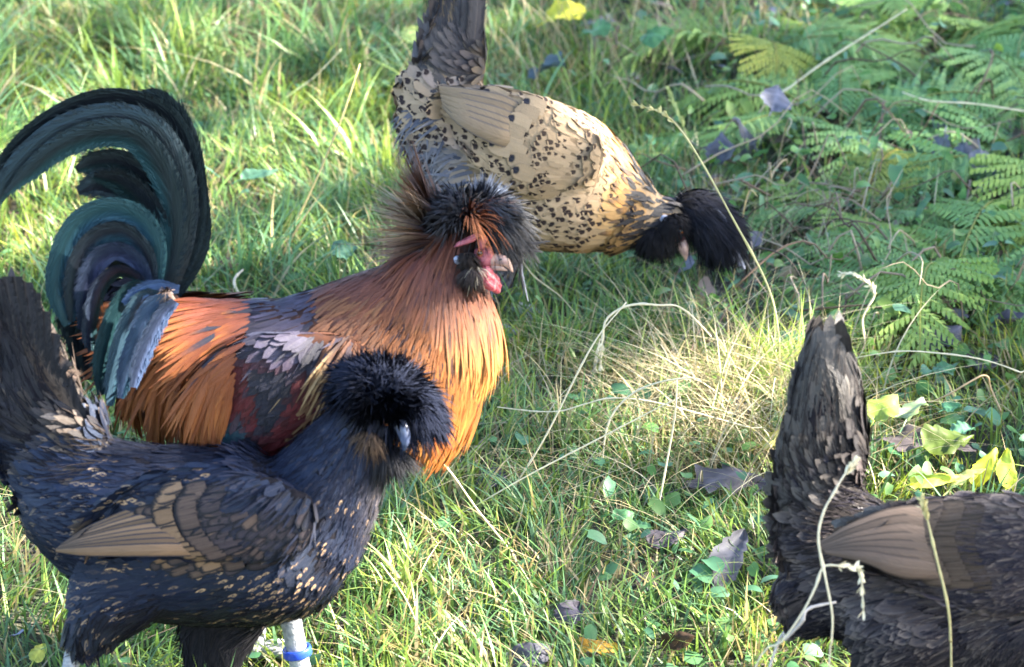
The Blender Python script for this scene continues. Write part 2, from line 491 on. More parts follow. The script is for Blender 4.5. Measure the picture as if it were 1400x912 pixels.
def leg(b, pts, rad, mat, claw, toes_dir=1.0, d=0.0, foot=None, parts=None):
    """shank with scales, three front toes and a hind toe standing on the ground"""
    top = b.pt(pts[0][0], pts[0][1], d); knee = b.pt(pts[1][0], pts[1][1], d)
    ft = knee.copy(); dr = norm(knee - top)
    g = knee + dr * max(0, (knee[2] - gz(knee[0], knee[1]) - .008) / max(.2, -dr[2]))
    C = catmull(A([top, knee, g]), 22)
    rr = rad * (1 + .12 * np.linspace(-1, 1, 22) ** 2) * (1 + .03 * np.sin(np.arange(22) * 2.1))
    acc = Acc(); acc.add(*tube(C, rr, 10, 1, b.l))
    for ang, ln in ((-.45, .05), (0, .06), (.45, .05), (math.pi - .2, .025)):
        dv = b.h * math.cos(ang) * toes_dir + b.l * math.sin(ang)
        e = g + dv * ln; mid = g + dv * ln * .5 + A([0, 0, .006]); e[2] = gz(e[0], e[1]) + .004
        acc.add(*tube(catmull(A([g, mid, e]), 8), np.linspace(rad * .7, rad * .4, 8), 8, 1, A([0, 0, 1])))
    lg = b.part('leg', acc, mat)
    for ang, ln in ((-.45, .05), (0, .06), (.45, .05), (math.pi - .2, .025)):
        ac2 = Acc()
        dv = b.h * math.cos(ang) * toes_dir + b.l * math.sin(ang)
        e = g + dv * ln; e[2] = gz(e[0], e[1]) + .004
        e2 = e + dv * .014 - A([0, 0, .004]); ac2.add(*tube(catmull(A([e, (e + e2) / 2 + A([0, 0, .002]), e2]), 5), np.linspace(rad * .35, .0004, 5), 6, 1, A([0, 0, 1])))
        b.part('claw', ac2, claw, parent=lg)
    return lg, C

def ring_on(b, lg, C, t, rad, mat, h=.009):
    i = int(t * (len(C) - 2)); c = C[i]; T = norm(C[i + 1] - C[i])
    S = norm(np.cross(T, b.l)); Bn = np.cross(S, T)
    prof = [(-h / 2, rad + .0016), (-h / 2, rad + .0034), (-h / 3, rad + .004), (h / 3, rad + .004), (h / 2, rad + .0034), (h / 2, rad + .0016)]
    th = np.linspace(0, 2 * np.pi, 24, endpoint=False)
    V = A([[c + T * z + (S * math.cos(a) + Bn * math.sin(a)) * r for a in th] for z, r in prof]); m = len(prof)
    q = [[i_ * 24 + j, i_ * 24 + (j + 1) % 24, ((i_ + 1) % m) * 24 + (j + 1) % 24, ((i_ + 1) % m) * 24 + j] for i_ in range(m) for j in range(24)]
    acc = Acc(); acc.add(V.reshape(-1, 3), q); b.part('leg_ring', acc, mat, parent=lg, label='bright blue plastic ring')

def ell(b, name, px, py, rx, ry, rl, d, mat, rot=0.0, parent=None, label=None, wob=.0, seg=20):
    """a shaped ellipsoid lump on the bird (pixels in the picture plane, metres sideways)"""
    c = b.pt(px, py, d)
    th = np.linspace(0, np.pi, seg); ph = np.linspace(0, 2 * np.pi, seg * 2, endpoint=False)
    x = np.sin(th)[:, None] * np.cos(ph); z = np.cos(th)[:, None] + 0 * ph; y = np.sin(th)[:, None] * np.sin(ph)
    k = 1 + wob * np.sin(5 * x + 3 * z) * np.cos(4 * z + 2 * y)
    x, y, z = x * k, y * k, z * k
    X = x * rx * b.s; Z = z * ry * b.s; X, Z = X * math.cos(rot) - Z * math.sin(rot), X * math.sin(rot) + Z * math.cos(rot)
    V = c + X[..., None] * b.h + Z[..., None] * A([0, 0, 1]) + (y * rl)[..., None] * b.l
    m = seg * 2
    q = [[i * m + j, i * m + (j + 1) % m, (i + 1) * m + (j + 1) % m, (i + 1) * m + j] for i in range(seg - 1) for j in range(m)]
    acc = Acc(); acc.add(V.reshape(-1, 3), q)
    return b.part(name, acc, mat, parent=parent, label=label)

def pom(b, acc, c, r1, n, L, W, ca, cb, flow, k=.8, low=-.3, grav=.4, jit=.22, shape='long', sq=(1, 1, 1)):
    """a dome of soft feathers: roots spread over a small ball, lying back along flow(radial)"""
    D0 = norm(R.normal(0, 1, (n * 3, 3))); D0 = D0[D0[:, 2] > low][:n]; n = len(D0)
    P = c + D0 * r1 * R.uniform(.45, 1.0, n)[:, None] * A(sq)
    cl = norm(D0 + .35 * np.sin(D0[:, [1, 2, 0]] * 9 + 2))             # feathers gather in locks
    D = norm(D0 * k + (cl - D0) * .5 + flow(D0) + R.normal(0, jit, (n, 3)))
    Nn = norm(D0 - D * (D0 * D).sum(1, keepdims=True))
    bend = A([0, 0, -1.0]) * grav * R.uniform(.5, 1.4, n)[:, None] + R.normal(0, .15, (n, 3))
    c1 = ca if np.ndim(ca) == 1 else ca[R.integers(0, len(ca), n)]
    feathers(acc, P, D, Nn, L * R.uniform(.65, 1.15, n), W * R.uniform(.7, 1.3, n), c1, cb, 0, bend, shape, 7, .2, .5, R, norm(D0 + D * .3))

def tuft(b, acc, c, axis, spread, n, L, W, ca, cb, grav=.35, r0=.01, shape='strand', rows=7, bias=None, jl=.25):
    """feathers springing from one spot in a fan around an axis"""
    ax = norm(axis); a1 = norm(np.cross(ax, A([.3, .5, .8]))); a2 = np.cross(ax, a1)
    th = spread * np.sqrt(R.random(n)); ph = R.random(n) * 2 * np.pi
    D = ax * np.cos(th)[:, None] + (a1 * np.cos(ph)[:, None] + a2 * np.sin(ph)[:, None]) * np.sin(th)[:, None]
    P = c + D * r0 * R.uniform(.4, 1, n)[:, None]
    Nn = norm(np.cross(np.cross(D, A([0, 0, 1.0])) + R.normal(0, .2, (n, 3)), D))
    Ls = L * (1 + R.normal(0, jl * .5, n))
    bend = A([0, 0, -1.0]) * grav * R.uniform(.6, 1.3, n)[:, None] * np.sin(th)[:, None] ** .5
    feathers(acc, P, D, Nn, Ls, W * R.uniform(.7, 1.3, n), ca if np.ndim(ca) == 1 else ca[R.integers(0, len(ca), n)], cb, 0, bend, shape, rows, .2, .6, R, norm(D + A([0, 0, .15])) * .8)

# ------------------------------------------------------------------ materials in use
M_dark = feather_mat('navy_feather', 'mark', .5, .45, .3, tint=(.5, .65, 1))
M_lace = feather_mat('laced_feather', 'lace', .55, .25, .3)
M_spot = feather_mat('spotted_feather', 'spot', .7, .15, .15, 0, .4, .9, .34)
M_spot2 = feather_mat('fine_spotted_feather', 'spot', .7, .15, .2, 0, .4, .9, .16)
M_strand = feather_mat('hackle_feather', 'tip', .5, .25, .4, 0, .25, .8)
M_down = feather_mat('down_feather', 'tip', .8, .1, .4, 0, .3, .9)
M_tail = feather_mat('tail_quill_feather', 'side', .55, .25, .35, 0, .2, .85)
M_sickle = feather_mat('sickle_feather', 'side', .38, .5, .5, 0, .45, .95, tint=(.5, .85, 1), shaftc=(.02, .02, .03))
M_quill = feather_mat('wing_quill_feather', 'edge', .6, .25, .3)
M_gloss = feather_mat('glossy_feather', 'tip', .42, .6, .4, 0, .25, .8)
M_skin_d = plain_mat('dark_down', (.007, .007, .01), (.015, .013, .016), .9, 90, .1)
M_skin_b = plain_mat('buff_down', (.2, .14, .09), (.12, .09, .06), .9, 90, .1)
M_skin_r = plain_mat('rust_down', (.05, .02, .012), (.02, .012, .012), .9, 90, .1)
M_shank = plain_mat('grey_shank', (.2, .21, .24), (.33, .33, .35), .55, 260, .4, .8)
M_claw = plain_mat('horn_claw', (.25, .22, .18), (.12, .1, .08), .35, 100)
M_ring = plain_mat('blue_plastic', (.02, .07, .5), (.015, .05, .4), .3, 30, .5, .05)
M_beakp = plain_mat('pale_horn', (.42, .27, .22), (.24, .15, .14), .3, 120, .5, .2)
M_beakd = plain_mat('slate_horn', (.05, .07, .14), (.1, .12, .2), .25, 120, .6, .2)
M_red = plain_mat('red_skin', (.42, .05, .075), (.5, .14, .15), .45, 260, .5, .9, .15)
M_pink = plain_mat('pink_skin', (.36, .1, .12), (.22, .05, .07), .5, 260, .4, .8, .15)
M_lobe = plain_mat('white_lobe', (.3, .32, .42), (.2, .22, .3), .5, 200, .4, .6)
M_eye = plain_mat('amber_eye', (.25, .08, .02), (.14, .035, .01), .1, 50, .8, .0)
M_pupil = plain_mat('black_pupil', (.003, .003, .003), None, .05, 50, .9, 0)

NAVY, INK, BUFF = A([.010, .013, .028]), A([.005, .0055, .009]), A([.25, .16, .085])

def plumage(b, name, mat, guides, n, r, fn, shape='round', lift=.03, bend=0.03, rows=6, jit=.08, roll=.15, cup=.06, out=0.0, parent=None):
    P, Nn = b.sample(n, r)
    x, y = b.to2d(P)
    keep, L, W, ca, cb = fn(x, y, P, Nn)
    L, W = np.broadcast_to(L, x.shape)[keep], np.broadcast_to(W, x.shape)[keep]
    ca, cb = np.broadcast_to(ca, P.shape)[keep], np.broadcast_to(cb, P.shape)[keep]
    P, Nn = P[keep], Nn[keep]
    D = b.flow(P, Nn, guides, jit)
    k_ = np.linalg.norm(D, axis=1) > .5
    P, Nn, D, L, W, ca, cb = P[k_], Nn[k_], D[k_], L[k_], W[k_], ca[k_], cb[k_]
    m = len(P); print(name, m)
    L = L * (1 + R.normal(0, .12, m))
    acc = Acc()
    bd = -Nn * bend + A([0, 0, -1.0]) * bend * .5
    feathers(acc, P + Nn * out, D, Nn, L, W, ca, cb, np.abs(lift + R.normal(0, lift * .3, m)), bd, shape, rows, cup, roll)
    return b.part(name, acc, mat, 'stuff', parent=parent)

def soften(b, name, guides, n, r, fn, L=.022, W=.0013, lift=.07, gain=1.5):
    """a thin coat of loose barbs over the shingled feathers, in their own colours"""
    def g(x, y, P, Nn):
        keep, _, _, ca, _ = fn(x, y, P, Nn)
        return keep, L, W, ca, ca * gain
    return plumage(b, name, M_down, guides, n, r, g, 'strand', lift, .06, 6, .2, .3, .1, .003)

def lerp(a, b, t):
    return A(a) * (1 - np.asarray(t)[..., None]) + A(b) * np.asarray(t)[..., None]

def row(b, acc, pts, n, dx, dy, L, W, ca, cb, off=.004, lift=.1, both=True):
    """a row of covert feathers laid along a picture curve on the bird's near side (and mirrored)"""
    c = catmull(A(pts, float), n)
    P, D, Nn = [], [], []
    for (px, py) in c:
        p, nn = b.hit(px, py)
        P.append(p + nn * off); Nn.append(nn)
        d = b.vec(dx, dy); d = d - nn * (d @ nn); D.append(d)
    P, D, Nn = A(P), norm(A(D)), A(Nn)
    drop = A([0, 0, b.drop])
    feathers(acc, P, D, Nn, L, W, ca, cb, lift, -Nn * .1, 'round', 8, .12, .08)
    if both:
        mr = lambda v: v - 2 * (v @ b.l)[:, None] * b.l
        feathers(acc, b.mirror(P) - drop, mr(D), mr(Nn), L, W, ca, cb, lift, -mr(Nn) * .1, 'round', 8, .12, .08)

# ================================================================== black hen, front left
b = Bird('hen', 'black hen with buff flecked wing and round navy crest, in front of the rooster', 'hen', 250, 1000, -4)
H1 = b
b.body([
    [(75, 640, 62, .7), (120, 680, 95, .8), (200, 722, 118, .8), (290, 733, 122, .8), (380, 728, 118, .8), (432, 705, 88, .8)],
    [(425, 700, 85, .8), (455, 650, 72, .85), (478, 610, 58, .9), (500, 575, 46, .9), (520, 558, 40, .9)],
    [(60, 640, 55, .45), (62, 570, 62, .35), (48, 500, 50, .25), (30, 430, 34, .15)],
    [(110, 600, 48, .7), (90, 580, 42, .7)],
    [(400, 715, 50, .22, -.074), (320, 700, 66, .22, -.088), (230, 705, 60, .22, -.088), (150, 735, 32, .2, -.08)],
    [(400, 715, 50, .22, .074), (320, 700, 66, .22, .088), (230, 705, 60, .22, .088), (150, 735, 32, .2, .08)],
    [(190, 790, 60, .5, -.045), (150, 830, 50, .6, -.045), (112, 862, 26, .8, -.045)],
    [(300, 800, 70, .5, .05), (275, 870, 52, .6, .05), (262, 935, 30, .8, .05)],
], M_skin_d)
g1 = [(45, 420, -.2, -1), (60, 520, -.35, -1), (110, 590, -1, -.5), (120, 640, -1, .1), (250, 620, -1, .1), (380, 590, -.95, .4), (440, 560, -.7, .8),
      (500, 600, -.4, 1), (500, 680, -.3, 1), (430, 700, -.8, .7), (300, 700, -1, .2), (200, 720, -1, .15), (120, 740, -1, .0), (470, 780, -.7, .6),
      (380, 830, -1, .2), (250, 830, -.9, .3), (130, 850, -.1, 1), (265, 900, -.1, 1), (30, 650, -1, -.2)]
def f1(x, y, P, Nn):
    keep = ~((y < 600) & (x < 140)) & (y < 850)
    keep &= ~((x > 480) & (y < 590))
    big = sm(480, 200, x)
    L = .019 + .012 * big; W = .0105 + .005 * big
    L = np.where(y > 800, .03, L); W = np.where(y > 800, .013, W)
    amt = sm(.1, .4, vnoise(x, y, .03, 3)) * np.where((x > 150) & (y > 590) & (y < 840), 1, .4)
    amt = np.where((x > 430) & (y > 640), 1.2, amt)
    amt = np.where((y < 640) & (x > 330), .12, amt)
    ca = lerp(INK * 1.5, NAVY, vnoise(x, y, .02, 5))
    ca = np.where(((y > 800))[:, None], A([.009, .0085, .012]), ca)
    ca = lerp(ca, [.06, .052, .056], sm(488, 520, x) * sm(600, 660, y) * .7)  # pale rim light along the breast edge, put into the feather colour
    cb = lerp(ca, BUFF * 1.5, amt * R.uniform(.4, 1, len(x)))
    return keep, L, W, ca, cb
plumage(b, 'body_feathers', M_dark, g1, 12000, .0052, f1)
soften(b, 'loose_barbs', g1, 5500, .003, lambda x, y, P, Nn: (f1(x, y, P, Nn)[0] & ~((x > 150) & (x < 450) & (y > 640) & (y < 780)),) + f1(x, y, P, Nn)[1:])
def f1n(x, y, P, Nn):
    keep = (x > 340) & (y < 700) & (x + .7 * (700 - y) > 385)
    return keep, .034, .0035, lerp(INK, NAVY * 1.2, R.random(len(x))), lerp(NAVY, [.018, .022, .045], R.random(len(x)))
plumage(b, 'neck_hackle', M_strand, g1, 8000, .003, f1n, 'point', .03, .08, 6, .08)
def f1r(x, y, P, Nn):
    keep = (x < 175) & (y < 720) & (y > 540)
    t = vnoise(x, y, .03, 8)
    return keep, .036, .008, lerp([.010, .0095, .013], [.035, .028, .024], t), lerp([.015, .014, .018], [.12, .09, .07], sm(.4, .9, t))
plumage(b, 'saddle_feathers', M_strand, g1, 4500, .0042, f1r, 'round', .05, .15, 6, .18)
def f1t(x, y, P, Nn):
    keep = (y > 800)
    return keep, .034, .004, A([.007, .007, .010]), A([.016, .015, .02])
plumage(b, 'thigh_down', M_down, g1, 9000, .0028, f1t, 'strand', .08, .2, 6, .2)
acc = Acc()
LT = A([.27, .165, .095])
for q, lt in enumerate((.12, .3, .8)):
    xo = 300 - q * 32
    row(b, acc, [(xo + 14, 662), (xo, 690), (xo + 18, 735), (xo + 66, 768)], 19, -1, .22 + .05 * q, .022, .0125, NAVY * (1 - lt) + LT * lt * .8, INK * 1.6, .003 + .0012 * q, .05)
b.part('wing_coverts', acc, M_lace, 'stuff')
def f1w(x, y, P, Nn):
    keep = (x > 215) & (x < 440) & (y > 648) & (y < 752 + .06 * (x - 215)) & (np.abs((P - b.O) @ b.l) > .07)
    a_ = (.25 + .75 * sm(420, 230, x)) * sm(.1, .6, vnoise(x, y, .05, 12)) * R.uniform(.1, 1.1, len(x)) ** 1.3
    return keep, .021, .0115, lerp(NAVY, LT * .75, a_), INK * 1.6
plumage(b, 'lesser_coverts', M_lace, g1, 4200, .0062, f1w, 'round', .045, .03, 7, .1, .15, .08, .002)
for k in range(9):
    t = k / 8
    for sd in (-1, 1):
        b.ribbon('wing_feather', [(300, 700 + 52 * t, sd * .088), (215, 694 + 58 * t, sd * (.093 + .002 * k)), (130 - 12 * t, 722 + 32 * t, sd * (.092 + .002 * k)), (84 - 8 * t, 745 + 8 * t, sd * (.086 + .001 * k))],
                 [17, 19, 13, 4], M_quill, LT * R.uniform(.42, .66), INK * 3, 0.1 * sd, .06, 26, fringe=0)
# tail: a folded fan of quills, dark, turning brown along the right edges
def f1u(x, y, P, Nn):
    t = vnoise(x, y, .03, 19)
    e = sm(-14, 22, x - (40 + (y - 420) * .42))
    c = lerp([.009, .009, .013], [.045, .033, .026], np.clip(e * .8 + .3 * t - .1, 0, 1))
    return (y > 415) & (y < 640) & (x < 150), .036, .008, c, c * 1.6
plumage(b, 'tail_coverts', M_strand, g1, 5000, .0042, f1u, 'round', .015, .03, 7, .06, .1)
tq = [(-2, 385, 20, .00), (8, 378, 30, .006), (20, 378, 42, -.006), (34, 386, 44, .01), (44, 400, 46, -.010), (58, 425, 46, .014), (72, 455, 44, -.014), (90, 490, 40, -.018), (104, 520, 36, -.02)]
soften(b, 'loose_barbs', g1, 4000, .003, f1u, .03)
for k, (tx, ty, wd, d) in enumerate(tq):
    t = k / 8
    dd = -.004 - .0015 * k
    b.ribbon('tail_feather', [(70 + 55 * t, 640 - 10 * t, dd * .6), (48 + 62 * t, 560 + 20 * t, dd), (18 + 66 * t, 470 + 48 * t, dd), (tx, ty, dd * .8)],
             [14, 26, 32, wd * .5], M_tail, [.011, .011, .015], lerp([.014, .013, .016], [.09, .06, .045], A(t)), .25, .06, 34)
# crest and beard
acc = Acc()
hc = b.pt(528, 566, -.002)
cols = A([[.007, .009, .017], [.010, .013, .027], [.005, .0055, .008], [.013, .017, .034]])
fl = lambda D: A([0, 0, .5]) + b.h * .3 * D @ b.h.reshape(3, 1) * 1.0
pom(b, acc, b.pt(523, 548), .026, 17000, .032, .0015, cols, A([.014, .018, .036]), lambda D: A([0, 0, .45]) - b.l * .15, .7, -.12, .5, .08)
pom(b, acc, b.pt(523, 546), .026, 9000, .034, .0009, cols, A([.02, .025, .048]), lambda D: A([0, 0, .45]), .7, -.1, .5, .14)
pom(b, acc, b.pt(558, 552), .017, 9000, .026, .0014, cols, A([.014, .018, .036]), lambda D: b.h * .4 + A([0, 0, .0]), .6, -.5, .9, .12)
pom(b, acc, b.pt(505, 528), .018, 5000, .03, .0014, cols, A([.014, .018, .036]), lambda D: -b.h * .5 + A([0, 0, .25]), .6, -.3, .5, .12)
b.part('crest', acc, M_down, 'stuff')
acc = Acc()
tuft(b, acc, b.pt(508, 590, -.02), b.vec(-.2, .5, -1), 1.0, 260, .020, .002, A([[.03, .02, .017], [.015, .013, .015]]), A([.13, .085, .06]), .5, .008, 'strand')
tuft(b, acc, b.pt(528, 606, -.01), b.vec(.2, .9, -.3), 1.1, 700, .028, .0022, A([[.012, .012, .018], [.007, .007, .01]]), A([.03, .03, .035]), .5, .008, 'strand')
b.part('beard', acc, M_down, 'stuff')
b.tubepart('beak', [(540, 572, -.026), (549, 584, -.034), (554, 602, -.037), (552, 618, -.034)], [11, 9.5, 6.5, 1.2], M_beakd, 12, 14, .8)
e = ell(b, 'eye', 529, 577, 5, 5, .004, -.034, M_eye); ell(b, 'pupil', 529, 577, 2.6, 2.6, .0022, -.037, M_pupil, parent=e)
leg(b, [(108, 855), (98, 905)], .0085, M_shank, M_claw, 1, -.045)
leg(b, [(262, 915), (258, 950)], .0085, M_shank, M_claw, 1, .05)

# ================================================================== rooster
b = Bird('rooster', 'golden necked rooster with black arching tail, rust saddle and spiky crest', 'rooster', 400, 925, 2)
H2 = b
b.body([
    [(195, 470, 58, .7), (245, 488, 84, .75), (320, 512, 104, .8), (430, 520, 114, .8), (520, 520, 118, .8), (592, 506, 96, .84)],
    [(545, 510, 124, .8), (588, 460, 96, .82), (602, 410, 78, .8), (618, 365, 46, .8), (636, 338, 36, .8), (650, 335, 28, .8)],
    [(215, 440, 45, .5), (200, 400, 36, .5)],
    [(360, 478, 62, .7), (400, 472, 66, .7), (480, 450, 68, .75), (545, 425, 66, .8), (590, 385, 54, .8)],
    [(470, 515, 60, .22, -.070), (380, 530, 80, .22, -.082), (300, 550, 60, .2, -.078)],
    [(470, 515, 60, .22, .070), (380, 530, 80, .22, .082), (300, 550, 60, .2, .078)],
    [(380, 590, 80, .5, -.05), (375, 680, 56, .6, -.05), (385, 780, 32, .8, -.05)],
    [(410, 590, 80, .5, .05), (400, 680, 56, .6, .05), (395, 780, 30, .8, .05)],
], M_skin_r)
g2 = [(205, 420, -1, 0), (240, 430, -.8, .5), (330, 405, -1, .15), (230, 500, -.12, 1), (300, 500, -.12, 1), (350, 450, -.7, .6), (420, 400, -1, .25), (480, 400, -.9, .55),
      (520, 380, -.8, .75), (560, 420, -.45, 1), (600, 400, -.1, 1), (640, 400, .12, 1), (650, 480, .0, 1), (600, 520, -.05, 1), (520, 500, -.25, 1), (470, 470, -.35, 1), (440, 440, -.5, 1),
      (600, 610, -.8, .9), (430, 520, -.9, .45), (400, 620, -.9, .3), (380, 720, 0, 1), (640, 580, -.5, 1)]
def f2(x, y, P, Nn):
    keep = (y < 690) & ~((x > 600) & (y < 350)) & ~((x > 490) & (y < 590)) & ~((x > 440) & (y < 440))
    ca = lerp([.05, .006, .007], [.008, .008, .014], sm(.4, .6, vnoise(x, y, .022, 21)))
    teal = sm(60, 25, np.hypot(x - 315, (y - 560) * .9)) * sm(.3, .6, vnoise(x, y, .05, 22))
    ca = lerp(ca, [.014, .045, .06], teal)
    ca = lerp(ca, [.12, .05, .02], sm(26, 8, np.hypot(x - 318, y - 585)))
    top = sm(455, 432, y)
    ca = lerp(ca, lerp([.012, .011, .02], [.035, .03, .05], sm(.55, .8, vnoise(x, y, .04, 23))), top)
    rust = sm(545, 590, x)
    ca = lerp(ca, [.28, .09, .022], rust)
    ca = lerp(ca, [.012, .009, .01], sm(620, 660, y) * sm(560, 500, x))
    cb = ca * R.uniform(.7, 1.6, len(x))[:, None]
    return keep, .028, .010, ca, cb
plumage(b, 'body_feathers', M_strand, g2, 12000, .0048, f2, 'round')
def f2d(x, y, P, Nn):
    return (y > 640) & (x < 560), .04, .005, A([.012, .009, .009]), A([.03, .02, .017])
plumage(b, 'thigh_down', M_down, g2, 3000, .005, f2d, 'strand', .16, .2)
# long orange saddle hackles hanging over the hip
def f2s(x, y, P, Nn):
    lim = 345 - .3 * (y - 430)
    keep = (x > 175) & (x < lim) & (y > 405) & (y < 540) & (np.abs((P - b.O) @ b.l) > .01)
    ca = lerp([.15, .038, .010], [.20, .058, .014], vnoise(x, y, .03, 31))
    ca = lerp(ca, [.11, .03, .022], sm(475, 430, y) * .7)
    ca = ca * (.7 + .5 * vnoise(x + .15 * y, y * .08, .11, 36))[:, None]
    ca = np.where((vnoise(x, y, .06, 33) > .78)[:, None], A([.02, .02, .03]), ca)
    return keep, .03 + .045 * vnoise(x + .2 * y, y * .1, .07, 35), .0062, ca, lerp([.14, .036, .009], [.25, .08, .018], R.random(len(x)))
plumage(b, 'saddle_hackle', M_strand, g2, 9000, .0033, f2s, 'point', .05, .08, 8, .05, .15, .1, .008)
def f2b(x, y, P, Nn):
    keep = (x > 235) & (x < 480) & (y < 428 + .22 * (x - 300))
    t = R.random(len(x))
    return keep, .034, .0045, lerp([.010, .010, .018], [.025, .016, .028], t), lerp([.014, .014, .025], [.05, .042, .065], sm(.6, 1, t))
plumage(b, 'back_feathers', M_strand, g2, 4000, .0045, f2b, 'point', .03, .1, 7, .12)
# neck hackle: maroon at the roots, gold towards the tips, straw coloured behind
def f2h(x, y, P, Nn):
    edge = 452 + .25 * (y - 400)
    keep = (x > edge) & (y < 575) & ~((x > 628) & (y < 392)) & (x + (y - 330) * .9 > 485)
    t = sm(560, 470, x)
    u = R.random(len(x))
    ca = lerp([.16, .052, .015], [.11, .042, .022], t)
    ca = lerp(ca, [.20, .07, .015], sm(410, 540, y))
    ca = np.where(((u > .9))[:, None], A([.04, .016, .012]), ca) * R.uniform(.6, 1.25, len(x))[:, None]
    cb = lerp(lerp([.23, .082, .016], [.32, .135, .028], u), lerp([.24, .14, .055], [.34, .225, .10], u), t)
    cb = lerp(cb, [.045, .035, .045], (R.random(len(x)) < .14) * t)
    cb = lerp(cb, [.12, .038, .024], sm(440, 350, y) * .85)
    ca = lerp(ca, [.08, .024, .02], sm(450, 360, y) * .8)
    L = .05 + .03 * t
    return keep, L, .0036, ca, cb
plumage(b, 'neck_hackle', M_strand, g2, 17000, .0027, f2h, 'point', .015, .2, 8, .06, .2, .1, .002)
def f2c(x, y, P, Nn):
    keep = (x > 440) & (x < 530) & (y > 395) & (y < 570) & (x + .5 * (y - 400) > 455)
    u = R.random(len(x))
    ca = lerp([.10, .04, .022], [.17, .07, .03], u)
    cb = lerp([.22, .12, .045], [.33, .21, .09], u); cb = np.where((u > .85)[:, None], A([.03, .022, .03]), cb)
    return keep, .040 + .012 * sm(520, 440, x), .0034, ca * .9, cb * .62
plumage(b, 'cape_hackle', M_strand, g2, 5000, .0029, f2c, 'point', .04, .22, 8, .1, .2, .1, .003)
plumage(b, 'breast_hackle', M_strand, g2, 9000, .0042, lambda x, y, P, Nn: ((x > 500) & (y > 540) & (y < 650), .05, .005, lerp([.25, .08, .02], [.16, .045, .014], R.random(len(x))), lerp([.28, .095, .02], [.2, .055, .014], R.random(len(x)))), 'point', .03, .08, 7, .08, .2, .1, .002)
# crest in separate sprays
acc = Acc()
br = A([[.07, .028, .022], [.11, .045, .03], [.035, .018, .02]])
for q in range(15):
    aa = R.uniform(-.25, 1.25); tc_ = A([[.34, .24, .15], [.22, .12, .08], [.3, .18, .1]])[q % 3]
    tuft(b, acc, b.pt(606 + R.normal(0, 5), 318 + R.normal(0, 9) + 14 * (aa < .2), R.uniform(-.012, .012)), b.vec(-math.cos(aa), -math.sin(aa), R.normal(0, .25)), .2, 90, R.uniform(.04, .068), .0019, br, tc_, R.uniform(.1, .4), .012, 'strand', jl=.5)
bk = A([[.007, .0065, .008], [.045, .016, .013], [.01, .008, .01], [.085, .028, .017], [.008, .007, .01]])
pom(b, acc, b.pt(628, 302, .0), .018, 6000, .028, .0015, bk, A([.03, .028, .034]), lambda D: -b.h * .3 + A([0, 0, .35]), .7, .05, .5, .2)
pom(b, acc, b.pt(664, 300, .0), .018, 6000, .034, .0015, bk, A([.025, .025, .03]), lambda D: b.h * .9 + A([0, 0, .05]), .5, -.2, .8, .3)
tuft(b, acc, b.pt(655, 296, .02), b.vec(.3, -.9, 0), .6, 800, .036, .0018, A([[.05, .06, .085], [.03, .035, .05]]), A([.1, .12, .17]), .4, .012, 'strand')
tuft(b, acc, b.pt(640, 300, -.022), b.vec(.5, -.6, -.6), .8, 70, .034, .002, A([[.2, .05, .015], [.13, .03, .01]]), A([.26, .08, .025]), .9, .01, 'strand')
b.part('crest', acc, M_strand, 'stuff')
for k, (ex, ey) in enumerate(((722, 412), (716, 404), (709, 392), (742, 345), (738, 360), (752, 330))):
    b.ribbon('crest_plume', [(665, 300, -.01), (690, 306 - 2 * k, -.015), (706 + 3 * k, 345 - 3 * k, -.02), (ex, ey, -.02)], [3, 4.5, 4.5, 2] if k > 1 else [3, 5, 6, 1.5], M_tail, [.015, .014, .018], [.09, .1, .13] if k < 2 else [.03, .028, .03], .5, .1, 20)
acc = Acc()
tuft(b, acc, b.pt(640, 348, -.03), b.vec(-.1, .5, -.8), 1.2, 420, .011, .0018, A([[.008, .007, .008], [.015, .011, .013]]), A([.03, .025, .025]), .5, .006, 'strand')
tuft(b, acc, b.pt(645, 368, -.03), b.vec(-.2, .5, -.8), 1.0, 520, .014, .0018, A([[.012, .01, .012], [.02, .015, .018]]), A([.05, .04, .04]), .5, .006, 'strand')
tuft(b, acc, b.pt(650, 366, -.03), b.vec(.2, .6, -.8), 1.2, 30, .015, .0018, A([[.25, .2, .16]]), A([.4, .34, .26]), .5, .006, 'strand')
b.part('muff', acc, M_down, 'stuff')
ell(b, 'face', 664, 350, 16, 15, .011, -.026, M_pink, .2, wob=.06)
ell(b, 'comb', 641, 328, 20, 4.5, .004, -.033, M_pink, .45, wob=.12)
ell(b, 'comb', 661, 332, 7, 10, .005, -.030, M_pink, -.3, wob=.12)
ell(b, 'ear_lobe', 626, 356, 5, 6.5, .003, -.033, M_lobe, .5, wob=.05, label='bluish white ear lobe')
ell(b, 'wattle', 667, 381, 11, 18, .005, -.033, M_red, .35, wob=.1)
ell(b, 'wattle', 676, 388, 9, 14, .0045, -.016, M_red, .3, wob=.1)
b.tubepart('beak', [(672, 355, -.03), (686, 356, -.034), (694, 361, -.034), (701, 372, -.032)], [9.5, 8, 5, .8], M_beakp, 14, 16, .75)
ell(b, 'nostril', 684, 355, 2.6, 1.3, .0012, -.041, M_pupil, .3)
b.tubepart('beak', [(672, 364, -.03), (683, 366, -.033), (694, 370, -.032)], [5, 4, .8], M_beakp, 12, 12, .7, label='lower half of the beak')
e = ell(b, 'eye', 656, 346, 4.5, 4.5, .0035, -.036, M_eye); ell(b, 'pupil', 656.5, 346, 3.2, 3.2, .0025, -.0388, M_pupil, parent=e)
